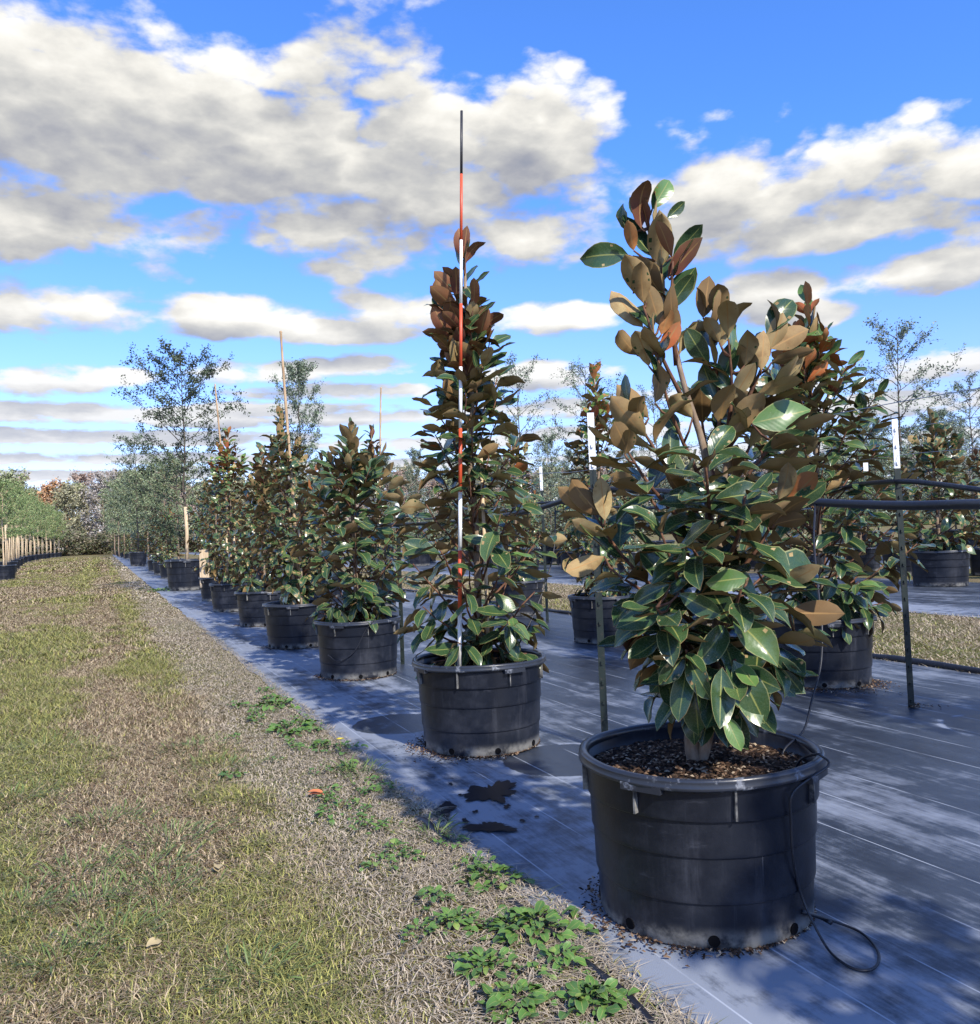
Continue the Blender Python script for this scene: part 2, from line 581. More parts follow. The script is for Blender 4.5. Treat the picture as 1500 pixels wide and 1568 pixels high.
dsum = t.m('ADD', dsum, t.m('MULTIPLY', blot, 0.55))
dsum = t.m('ADD', dsum, t.m('MULTIPLY', fine, 0.35))
dmask = t.step(dsum, 0.98, 1.72)
edge = t.m('MULTIPLY', t.m('MULTIPLY', t.step(s.outputs[1], 1.5, 0.1), 0.9), t.m('ADD', blot, 0.1))
dmask = t.m('ADD', dmask, edge, clamp=True)
rings = None
for (rx_, ry_, rr_) in RINGS:
    dd = t.n('ShaderNodeVectorMath', {'operation': 'DISTANCE'}, i0=t.n('ShaderNodeCombineXYZ', None, X=s.outputs[0], Y=s.outputs[1]).outputs[0], i1=(rx_, ry_, 0)).outputs['Value']
    dd = t.m('ADD', dd, t.m('MULTIPLY_ADD', blot, 0.05, -0.025))
    ins = t.m('MULTIPLY', t.step(dd, rr_ + 0.006, rr_ - 0.006), t.step(blot, 0.25, 0.55))
    rng = t.m('MULTIPLY', t.step(t.m('ABSOLUTE', t.m('SUBTRACT', dd, rr_ + 0.02)), 0.035, 0.0), t.step(blot, 0.38, 0.62))
    dmask = t.m('MULTIPLY', dmask, t.m('SUBTRACT', 1.0, t.m('MULTIPLY', ins, 0.6)))
    dmask = t.m('ADD', dmask, t.m('MULTIPLY', rng, 0.5), clamp=True)
col = t.ramp(dmask, [(0.0, (0.012, 0.016, 0.026)), (0.5, (0.038, 0.048, 0.066)), (1.0, (0.235, 0.262, 0.31))])
ln = t.m('ABSOLUTE', t.m('SUBTRACT', t.m('FRACT', t.m('DIVIDE', s.outputs[1], 0.305)), 0.5))
lmask = t.m('MULTIPLY', t.step(ln, 0.013, 0.004), t.step(t.noise(oc, 2.5, 3), 0.35, 0.6))
col = t.mix(t.m('MULTIPLY', lmask, 0.8), col, (0.46, 0.50, 0.56))
t.set(p.inputs['Base Color'], col)
t.set(p.inputs['Roughness'], t.m('MULTIPLY_ADD', dmask, 0.16, 0.33))
weave = t.n('ShaderNodeTexChecker', None, Vector=t.map(oc, (1, 1, 1)), Scale=220.0)
bump(t, p, t.m('ADD', t.m('MULTIPLY', strk, 0.5), t.m('MULTIPLY', weave.outputs[1], 0.06)), 0.25, 0.02)

# dormant lawn
m_ground, t, p = mat('dormant_lawn', rough=0.95, spec=0.1)
oc = t.n('ShaderNodeTexCoord').outputs['Object']
n_big = t.noise(t.map(oc, (0.8, 0.35, 1), rot=(0, 0, math.radians(24))), 0.8, 4, 0.6)
n_mid = t.noise(oc, 2.2, 5, 0.65)
n_f = t.noise(oc, 60, 5, 0.7)
tan = t.ramp(n_f, [(0.28, (0.060, 0.040, 0.022)), (0.5, (0.20, 0.150, 0.085)), (0.75, (0.36, 0.29, 0.18))])
grn = t.ramp(n_f, [(0.28, (0.03, 0.036, 0.010)), (0.5, (0.13, 0.135, 0.038)), (0.75, (0.27, 0.26, 0.09))])
gm = t.step(t.m('ADD', t.m('MULTIPLY', n_big, 0.65), t.m('MULTIPLY', n_mid, 0.35)), 0.42, 0.62)
t.set(p.inputs['Base Color'], t.mix(gm, tan, grn))
bump(t, p, n_f, 0.8, 0.03)

# ------------------------------------------------------------------ setting
ROWD = Vector((-0.44, 1, 0)).normalized()           # rows run this way
ROWN = Vector((ROWD.y, -ROWD.x, 0))                 # across the rows, to the right


def grid_sheet(x0, x1, y0, y1, nx, ny, zf, wob=None):
    V = []
    for j in range(ny + 1):
        for i in range(nx + 1):
            x = x0 + (x1 - x0) * i / nx
            y = y0 + (y1 - y0) * j / ny
            if wob and (j == 0 or j == ny):
                y += wob(x, j)
            V.append((x, y, zf(x, y)))
    Fc = [(j * (nx + 1) + i, j * (nx + 1) + i + 1, (j + 1) * (nx + 1) + i + 1, (j + 1) * (nx + 1) + i) for j in range(ny) for i in range(nx)]
    return V, Fc


V = [(-700, -40, 0), (700, -40, 0), (700, 900, 0), (-700, 900, 0)]
tag(obj('grass_ground', mesh('grass_ground', V, [(0, 1, 2, 3)], m_ground)), 'flat dormant lawn ground under the nursery rows', 'ground', kind='structure')

ROWROT = Matrix((ROWD, -ROWN, UP)).transposed()
ROWROT2 = Matrix((ROWD, ROWN, -UP)).transposed()


def cloth(name, start, length, width, label, z=0.006, nx=240, ny=36, amp=0.010, seed=0):
    """start: nearest corner of the left edge; local x along the row, local y to the right"""
    def zf(x, y):
        e = min(y, width - y)
        k = min(1.0, max(0.0, e / 0.15))
        return float(amp * (0.35 + 0.65 * k) * (fbm(np.array(x * 1.1 + seed), np.array(y * 3.2), 3) - 0.2))

    def wob(x, j):
        return float(0.13 * (fbm(np.array(x * 2.2 + seed * 3 + j), np.array(3.3), 4) - 0.5))
    V, Fc = grid_sheet(0, length, 0, width, nx, ny, zf, wob)
    V = [start + ROWD * x + ROWN * y + UP * (zz + z) for (x, y, zz) in V]
    # keep the row coordinates as object space: rotate the object, not the vertices
    o = bpy.data.objects.new(name, None)
    R = Matrix((ROWD, -ROWN, UP)).transposed().to_4x4()
    R.translation = start
    Ri = R.inverted()
    V = [Ri @ v for v in V]
    V = [(v.x, -v.y, v.z) for v in V]       # local y to the right: mirror by a scale of -1
    Fc = [tuple(f) for f in Fc]
    me = mesh(name, V, Fc, m_cloth)
    bpy.data.objects.remove(o)
    o = obj(name, me)
    R2 = Matrix((ROWD, ROWN, UP)).transposed().to_4x4()
    R2.translation = start
    o.matrix_world = R2
    return tag(o, label, 'ground cloth', kind='structure')


EDGE0 = at_z(880, 1440)                       # a point on the left edge of the cloth
E_START = EDGE0 - ROWD * 4.0
cloth('ground_cloth', E_START, 150, 4.95, 'black woven weed cloth under the front two rows of pots', nx=700, ny=30)


def row_coord(P):
    """(along, across) from the cloth's near left corner"""
    d = Vector((P[0], P[1], 0)) - Vector((E_START.x, E_START.y, 0))
    return d.dot(ROWD), d.dot(ROWN)


def from_row(a, b, z=0.0):
    q = Vector((E_START.x, E_START.y, 0)) + ROWD * a + ROWN * b
    q.z = z
    return q


cloth('ground_cloth', from_row(0, 8.3), 140, 5.0, 'black woven weed cloth beyond the tan grass alley', nx=180, ny=8, seed=5)
cloth('ground_cloth', from_row(-2, 17.0), 140, 5.0, 'farthest black woven weed cloth under the oak saplings', nx=90, ny=6, seed=9)
cloth('ground_cloth', from_row(28, -9.6), 90, 2.6, 'black weed cloth on the far side of the mown grass lane', nx=120, ny=8, seed=2)

# ------------------------------------------------------------------ pots
POT_H, POT_R = 0.505, 0.39
SOIL_Z = 0.438
wall_prof = [(0.0, 0.012), (0.318, 0.012), (0.326, 0.0), (0.334, 0.006), (0.3355, 0.04), (0.3385, 0.12), (0.3388, 0.131), (0.3389, 0.134),
             (0.3440, 0.1345), (0.3448, 0.137), (0.3450, 0.148), (0.3478, 0.255), (0.3480, 0.266), (0.3481, 0.269), (0.3530, 0.2695), (0.3538, 0.272), (0.3540, 0.283),
             (0.3560, 0.362), (0.3562, 0.372), (0.3563, 0.375), (0.3635, 0.3755), (0.3645, 0.378), (0.3648, 0.390), (0.369, 0.460), (0.3695, 0.470), (0.372, 0.485),
             (0.360, 0.485), (0.352, 0.40), (0.345, 0.30)]
V, Fc = lathe(wall_prof, 72)
me_wall = mesh('pot_wall', V, Fc, m_pot)
rim_prof = [(0.368, 0.474), (0.386, 0.470), (0.3905, 0.474), (0.3915, 0.482), (0.386, 0.488), (0.389, 0.496), (0.386, 0.504), (0.377, 0.506), (0.366, 0.503), (0.3605, 0.494), (0.3605, 0.480)]
V, Fc = lathe(rim_prof, 72, close=True)
for i, v in enumerate(V):
    a = math.atan2(v[1], v[0])
    V[i] = (v[0] * (1 + 0.006 * math.sin(2 * a + 0.5)), v[1] * (1 + 0.006 * math.sin(2 * a + 0.5)), v[2] + 0.003 * math.sin(3 * a))
me_rim = mesh('pot_rim', V, Fc, m_rim)
V, Fc = [], []
box(0, 0, 0, 0.020, 0.006, 0.088, V, Fc)
me_rib = mesh('pot_rib', V, Fc, m_pot, smooth=False)
V, Fc = [], []
box(0, 0, 0, 0.024, 0.13, 0.022, V, Fc)
V = [Vector((v.x - 0.5 * v.y * v.y, v.y, v.z)) for v in V]
me_lug = mesh('pot_lug', V, Fc, m_rim, smooth=False)
V, Fc = [], []
for k in range(12):
    a = math.pi * 2 * k / 12
    V.append((0.0, 0.017 * math.cos(a), 0.017 * math.sin(a)))
for k in range(12):
    a = math.pi * 2 * k / 12
    V.append((-0.012, 0.017 * math.cos(a), 0.017 * math.sin(a)))
Fc = [tuple(range(12))] + [(k, (k + 1) % 12, 12 + (k + 1) % 12, 12 + k) for k in range(12)]
me_hole = mesh('drain_hole', V, Fc, m_hole, smooth=False)
# soil surface
V, Fc = [(0, 0, SOIL_Z + 0.02)], []
for i in range(1, 9):
    for k in range(40):
        a = 2 * math.pi * k / 40
        r = 0.353 * i / 8
        V.append((r * math.cos(a), r * math.sin(a), SOIL_Z + 0.02 * (1 - (i / 8) ** 2) + (0.012 * (rnd.random() - 0.5) if i < 8 else -0.004)))
for k in range(40):
    Fc.append((0, 1 + k, 1 + (k + 1) % 40))
for i in range(7):
    for k in range(40):
        a, b = 1 + i * 40 + k, 1 + i * 40 + (k + 1) % 40
        Fc.append((a, a + 40, b + 40, b))
me_soil = mesh('potting_mix', V, Fc, m_mulch)


def chips_mesh(n, r, z, seed, spread=None, size=(0.008, 0.028), name='bark_chips'):
    rs = np.random.RandomState(seed)
    a = rs.rand(n) * 2 * math.pi
    rr = r * np.sqrt(rs.rand(n)) if spread is None else spread(rs, n, a)
    px, py = rr * np.cos(a), rr * np.sin(a)
    pz = z(rr) if callable(z) else np.full(n, z)
    L = rs.uniform(size[0], size[1], n)
    wd = L * rs.uniform(0.25, 0.6, n)
    th = rs.rand(n) * math.pi
    tl = rs.uniform(-0.5, 0.5, n)
    ux, uy, uz = np.cos(th) * np.cos(tl), np.sin(th) * np.cos(tl), np.sin(tl)
    vx, vy = -np.sin(th), np.cos(th)
    hgt = rs.uniform(0.002, 0.006, n)
    P = np.stack([px, py, pz + 0.003], 1)
    U = np.stack([ux, uy, uz], 1) * (L / 2)[:, None]
    Vv = np.stack([vx, vy, 0 * vx], 1) * (wd / 2)[:, None]
    N = np.stack([0 * vx, 0 * vx, hgt], 1)
    vs_ = np.stack([P - U - Vv, P + U - Vv * 0.7, P + U * 0.9 + Vv, P - U + Vv * 0.8, P + N], 1).reshape(-1, 3)
    base = (np.arange(n) * 5)[:, None]
    T = np.concatenate([base + np.array([[0, 1, 4]]), base + np.array([[1, 2, 4]]), base + np.array([[2, 3, 4]]), base + np.array([[3, 0, 4]])], 0)
    pal = np.array([(0.02, 0.013, 0.010), (0.055, 0.032, 0.02), (0.10, 0.06, 0.038), (0.20, 0.13, 0.08), (0.38, 0.30, 0.21)])
    ci = rs.choice(5, n, p=[0.28, 0.28, 0.22, 0.14, 0.08])
    col = np.repeat(pal[ci], 5, 0)
    return np_mesh(name, vs_, T, m_chip, col)


me_chips = [chips_mesh(2600, 0.352, lambda r: SOIL_Z + 0.02 * (1 - (r / 0.353) ** 2) + 0.004, 11, size=(0.007, 0.024)), chips_mesh(1100, 0.352, lambda r: SOIL_Z + 0.02 * (1 - (r / 0.353) ** 2) + 0.004, 12)]


def make_pot(loc, label, scale=1.0, hs=1.0, group=None, chips=None, detail=2, rz=0.0):
    o = thing('nursery_pot', label, 'pot', loc, group)
    o.scale = (scale, scale, hs)
    o.rotation_euler[2] = rz
    wl = obj('pot_wall', me_wall, o)
    rm = obj('pot_rim', me_rim, o)
    mixo = obj('potting_mix', me_soil, o)
    if detail >= 1:
        for k in range(8):
            a = 2 * math.pi * (k + 0.35) / 8
            b = obj('rib', me_rib, wl, ((0.3715) * math.cos(a), 0.3715 * math.sin(a), 0.428))
            b.rotation_euler = (0, 0, a)
        for k in range(4):
            a = 2 * math.pi * (k + 0.22) / 4
            b = obj('lug', me_lug, rm, (0.381 * math.cos(a), 0.381 * math.sin(a), 0.465))
            b.rotation_euler = (0, 0, a)
    if detail >= 2:
        for k in range(8):
            a = 2 * math.pi * (k + 0.1) / 8
            b = obj('drain_hole', me_hole, wl, (0.3385 * math.cos(a), 0.3385 * math.sin(a), 0.030))
            b.rotation_euler = (0, 0.03, a)
    if chips is not None:
        ch = obj('bark_chips', me_chips[chips], mixo)
        ch['kind'] = 'stuff'
    return o


# ------------------------------------------------------------------ magnolia leaves
def leaf_mesh(name, L, Wd, curl, cup, wave, twist, mt, mu, ns=7, cols=(-1, -0.55, 0, 0.55, 1), notch=0):
    V, Fc, mi, UVs = [], [], [], []
    r = random.Random(hash((round(L, 4), round(curl, 4), round(cup, 4))) & 0xffff)
    ph = r.random() * 6

    def sheet(off, flip, mat_i):
        b = len(V)
        x = 0.0
        z = 0.0
        for i in range(ns + 1):
            tt = i / ns
            w = Wd * (math.sin(math.pi * min(1, tt ** 1.12)) ** 0.68) if 0 < tt < 1 else (0.004 if tt == 0 else 0.003)
            ang = curl * tt ** 1.5
            if i:
                x += L / ns * math.cos(ang)
                z -= L / ns * math.sin(ang)
            tw = twist * tt
            for c in cols:
                yy = c * w / 2
                zz = cup * abs(c) ** 1.6 * w / 2 + wave * math.sin(tt * 9 + ph + (2 if c > 0 else 0)) * w * 0.5 * abs(c) ** 2 + off
                V.append((x + 0.0, yy * math.cos(tw) - zz * math.sin(tw), z + yy * math.sin(tw) + zz * math.cos(tw)))
                UVs.append((c, tt))
        nc = len(cols)
        for i in range(ns):
            for k in range(nc - 1):
                a = b + i * nc + k
                f = (a, a + nc, a + nc + 1, a + 1)
                Fc.append(f[::-1] if flip else f)
                mi.append(mat_i)
    sheet(0.006, True, 0)
    sheet(-0.006, False, 1)
    # normal check: upper sheet must face +z
    me = mesh(name, V, Fc, [mt, mu], mi)
    if me.polygons[len(cols) // 2].normal.z < 0:
        me.flip_normals()
    uvl = me.uv_layers.new(name='UVMap')
    for lp in me.loops:
        uvl.data[lp.index].uv = UVs[lp.vertex_index]
    return me


def leaf_set(mt, mu, fine, n=9, seed=1):
    r = random.Random(seed)
    out = []
    for i in range(n):
        out.append(leaf_mesh('leaf', 1.0, r.uniform(0.40, 0.52), r.choice([-0.35, 0.15, 0.4, 0.8, 1.3, 0.3]), r.uniform(0.05, 0.42), r.uniform(0.10, 0.26), r.uniform(-0.8, 0.8), mt, mu,
                             7 if fine else 5, (-1, -0.55, 0, 0.55, 1) if fine else (-1, 0, 1)))
    return out


LS_N = {'old': leaf_set(M_TOP, M_UND, True, 12, 1), 'young': leaf_set(M_TOPY, M_UNDY, True, 5, 2), 'maroon': leaf_set(M_TOP, M_UNDO, True, 5, 3)}
LS_F = {'old': leaf_set(M_TOP, M_UND, False, 8, 4), 'young': leaf_set(M_TOPY, M_UNDY, False, 4, 5), 'maroon': leaf_set(M_TOP, M_UNDO, False, 4, 6)}


def leaf_matrix(pos, axis, n, L):
    a = axis.normalized()
    n = (n - a * n.dot(a))
    if n.length < 1e-4:
        n = frame(a)[0]
    n.normalize()
    s = n.cross(a)
    m = Matrix((a, s, n)).transposed() * L
    m = m.to_4x4()
    m.translation = pos
    return m


def shoot_leaves(path, n, r, Lr, elev, out, tipk='old', young_n=0, spread=1.0):
    """leaves along the outer part of a shoot; elev = how far leaves are lifted (+) or hang (-), radians"""
    P = [Vector(p) for p in path]
    seg = [(P[i + 1] - P[i]).length for i in range(len(P) - 1)]
    tot = sum(seg)
    ph = r.random() * 6.28
    span = min(tot * (0.95 if elev > 0.8 else 0.85), (0.045 if elev > 0.8 else 0.026) * n + 0.06)
    for k in range(n):
        t = 1 - (k / max(1, n - 1)) ** 1.1 * span / tot
        d = t * tot
        i = 0
        while i < len(seg) - 1 and d > seg[i]:
            d -= seg[i]
            i += 1
        pos = P[i].lerp(P[i + 1], min(1, d / max(seg[i], 1e-6)))
        dirn = (P[i + 1] - P[i]).normalized()
        u, v = frame(dirn)
        a = ph + k * GOLD
        rad = u * math.cos(a) + v * math.sin(a)
        q = k / max(1, n - 1)
        op = math.radians(26 + 52 * q ** 0.7 + r.uniform(-14, 14)) * spread
        ax = dirn * math.cos(op) + rad * math.sin(op)
        # lift or droop
        hz = Vector((ax.x, ax.y, 0))
        if hz.length < 0.05:
            hz = Vector((rad.x, rad.y, 0.0))
        hz.normalize()
        e = math.asin(max(-1, min(1, ax.z)))
        e = e * 0.45 + (elev + r.uniform(-0.35, 0.35)) * 0.75 - (0.18 if elev < 0.5 else 0.0)
        e = max(-1.25, min(1.35, e))
        ax = hz * math.cos(e) + UP * math.sin(e)
        nn = UP * (0.9 if elev < 0.4 else 0.35) + dirn * 0.6 - rad * (0.5 if elev > 0.3 else 0.0) + Vector((r.uniform(-.3, .3), r.uniform(-.3, .3), 0))
        nn = Matrix.Rotation(r.gauss(0, 0.6 if elev > 0.5 else 0.3), 3, ax) @ nn
        kind = 'old'
        if k < young_n:
            kind = tipk
        L = r.uniform(*Lr) * (0.72 + 0.28 * min(1, q * 3)) * (1 - 0.1 * q)
        out.append((leaf_matrix(pos + ax * 0.012, ax, nn, L), kind, pos))


def branch_path(a, b, sag, r, k=5):
    a, b = Vector(a), Vector(b)
    out = []
    for i in range(k + 1):
        t = i / k
        q = a.lerp(b, t)
        q.z -= sag * math.sin(math.pi * t)
        if 0 < i < k:
            q += Vector((r.uniform(-1, 1), r.uniform(-1, 1), 0)) * 0.012
        out.append(q)
    return out


def build_magnolia(base, trunk_pts, trunk_r, shoots, label, r, near, group=None, maxparts=300, Lr=(0.12, 0.18), extra_trunks=(), single=False):
    """shoots: list of (path, n leaves, elevation, tip kind, number of young leaves)"""
    root = thing('magnolia_tree', label, 'tree', base, group)
    base = Vector(base)
    V, Fc = tube([Vector(p) - base for p in trunk_pts], trunk_r, 10 if near else 6)
    obj('trunk', mesh('trunk', V, Fc, m_bark), root)
    for tp, tr in extra_trunks:
        V, Fc = tube([Vector(p) - base for p in tp], tr, 10)
        obj('trunk', mesh('trunk', V, Fc, m_bark), root)
    leaves = []
    BV, BF = [], []
    for (path, n, elev, tk, yn) in shoots:
        pl = [Vector(p) - base for p in path]
        r0 = 0.0085 if near else 0.008
        rr = [r0 * (1 - 0.6 * i / (len(pl) - 1)) for i in range(len(pl))]
        if single:
            tube(pl, rr, 4, True, BV, BF)
        else:
            V, Fc = tube(pl, rr, 6 if near else 4)
            bo = obj('branch', mesh('branch', V, Fc, m_twig), root)
        lv = []
        shoot_leaves(pl, n, r, Lr, elev, lv, tk, yn)
        leaves += [(a_, b_, root if single else bo) for (a_, b_, c_) in lv]
    if single:
        b = obj('branch', mesh('branch', BV, BF, m_twig), root)
        b['kind'] = 'stuff'
    LS = LS_N if near else LS_F
    leaves.sort(key=lambda e: ((base + e[0].translation) - CAMP).length)
    k = 0
    rest = []
    for (mw, kind, par) in leaves:
        me = r.choice(LS[kind])
        if k < maxparts:
            o = obj('leaf', me, par)
            o.matrix_local = mw
            k += 1
        else:
            rest.append((me, mw))
    if rest:
        join_leaves(rest, root)
    return root


def join_leaves(lst, root, name='foliage'):
    Vs, Ts, Mi, Uv = [], [], [], []
    mats, off = [], 0
    for (me, mw) in lst:
        n = len(me.vertices)
        co = np.empty(n * 3, np.float32)
        me.vertices.foreach_get('co', co)
        A = np.array(mw)
        co = co.reshape(-1, 3) @ A[:3, :3].T + A[:3, 3]
        lv = np.empty(len(me.loops), np.int32)
        me.loops.foreach_get('vertex_index', lv)
        mi = np.empty(len(me.polygons), np.int32)
        me.polygons.foreach_get('material_index', mi)
        uv = np.empty(len(me.loops) * 2, np.float32)
        me.uv_layers[0].data.foreach_get('uv', uv)
        mp = []
        for m in me.materials:
            if m not in mats:
                mats.append(m)
            mp.append(mats.index(m))
        Vs.append(co)
        Ts.append(lv + off)
        Mi.append(np.array(mp)[mi])
        Uv.append(uv)
        off += n
    V = np.concatenate(Vs)
    T = np.concatenate(Ts).reshape(-1, 4)
    me = np_mesh(name, V, T, mats[0], nv=4, smooth=True)
    for m in mats[1:]:
        me.materials.append(m)
    me.polygons.foreach_set('material_index', np.concatenate(Mi).astype(np.int32))
    u = me.uv_layers.new(name='UVMap')
    u.data.foreach_set('uv', np.concatenate(Uv))
    o = obj(name, me, root)
    o['kind'] = 'stuff'
    return o


def auto_magnolia(base, height, prof, label, seed, nb=26, nl=10, near=False, tip=('old', 0), group=None, Lr=(0.12, 0.17), maxparts=300, lean=(0, 0), leaders=1, single=False):
    """prof: [(relative height, radius m)] crown outline; height is above the ground"""
    r = random.Random(seed)
    Lr = (Lr[0] * 1.15, Lr[1] * 1.32)
    base = Vector(base)
    z0 = base.z
    top = base + Vector((lean[0], lean[1], height - z0))
    tp = [base.lerp(top, i / 8) + (Vector((r.uniform(-1, 1), r.uniform(-1, 1), 0)) * 0.018 if 0 < i < 8 else Vector()) for i in range(9)]
    tr = [0.022 * (1 - 0.75 * i / 8) + 0.003 for i in range(9)]

    def rad(t):
        for (a, ra), (b, rb) in zip(prof[:-1], prof[1:]):
            if a <= t <= b:
                return ra + (rb - ra) * (t - a) / (b - a)
        return prof[0][1] if t < prof[0][0] else prof[-1][1]
    hh = height - z0
    nb = int(nb * 1.5)
    lo = prof[0][0] - 0.09
    shoots = []
    ph = r.random() * 6.28
    for k in range(nb):
        q = (k + r.uniform(0, 0.8)) / nb
        tt = lo + (0.93 - lo) * q                  # tip height
        R = rad(tt) * r.uniform(0.62, 1.04)
        a = ph + k * GOLD + r.uniform(-0.3, 0.3)
        tip_p = base.lerp(top, tt) + Vector((math.cos(a) * R, math.sin(a) * R, 0))
        bt = max(0.06, tt - (0.10 + 0.35 * R / hh) - 0.03)
        st = base.lerp(top, bt)
        st = min(tp, key=lambda v: (v - st).length).lerp(st, 0.8)
        world_t = tip_p.z
        elev = -0.85 + 1.6 * max(0, min(1, (tt - lo) / (0.95 - lo))) ** 0.8
        path = branch_path(st, tip_p, 0.05 * R, r)
        yn = tip[1] if (tt > 0.80 and tip[1]) else (1 if r.random() < 0.12 else 0)
        shoots.append((path, nl + r.randint(-2, 2), elev, tip[0] if tt > 0.80 else 'young', yn))
    # leader
    shoots.append(([tp[-3], tp[-2], tp[-1], tp[-1] + UP * 0.05], nl + 8, 1.05, tip[0], max(tip[1], 0)))
    for j in range(leaders - 1):
        a = r.random() * 6.28
        q = tp[-3] + Vector((math.cos(a) * 0.16, math.sin(a) * 0.16, hh * 0.13))
        shoots.append((branch_path(tp[-4], q, 0, r), nl + 5, 0.95, tip[0], tip[1]))
    return build_magnolia(base, tp, tr, shoots, label, r, near, group, maxparts, Lr, single=single)


# ---------------- row positions (metres) from where each pot meets the cloth
def pot_at(px, bottom_front_y, R=0.335):
    q = at_z(px, bottom_front_y)
    d = Vector((q.x, q.y, 0)).normalized()
    return Vector((q.x, q.y, 0.012)) + d * R


def h_of(px, py, y):
    return at_y(px, py, y).z


P1 = at_z(1069, 1148, POT_H)
P1.z = 0.012
P2 = at_z(733, 1008, POT_H)
P2.z = 0.012
P3 = at_z(547, 948, POT_H)
P3.z = 0.012
ROW1 = [
    (P1, 1.0, 1.0), (P2, 1.0, 1.0), (P3, 1.0, 1.0),
    (pot_at(458, 995), 1.04, 1.0), (pot_at(409, 960), 1.16, 1.0), (pot_at(357, 938), 1.04, 1.0), (pot_at(334, 921), 1.0, 1.0),
]
pot_labels = [
    'large scuffed black nursery pot with a loop of drip tube at its foot',
    'black nursery pot with the red and white banded pole standing in it',
    'black nursery pot directly behind the one with the banded pole, grass lane side',
    'black nursery pot of the tree with a tall bare cane, lane-side row',
    'wide black nursery pot just beyond the tall cane, lane-side row',
    'black nursery pot of the red-tipped magnolia, lane-side row',
    'black nursery pot beside the square wooden stake, lane-side row',
]
for i, (q, sc, hs) in enumerate(ROW1):
    make_pot(q, pot_labels[i], sc, hs, chips=0 if i == 0 else (1 if i < 3 else None), detail=2 if i < 5 else 1, rz=[0.55, 0.2, 0.9, 1.3, 0.1, 2, 0.7][i])


def soil(q, hs=1.0):
    return Vector((q.x, q.y, q.z + (SOIL_Z + 0.005) * hs))


# ---------------- tree 1: traced shoot by shoot
Y1 = P1.y


def A(px, py, dy=0.0):
    return at_y(px, py, Y1 + dy)


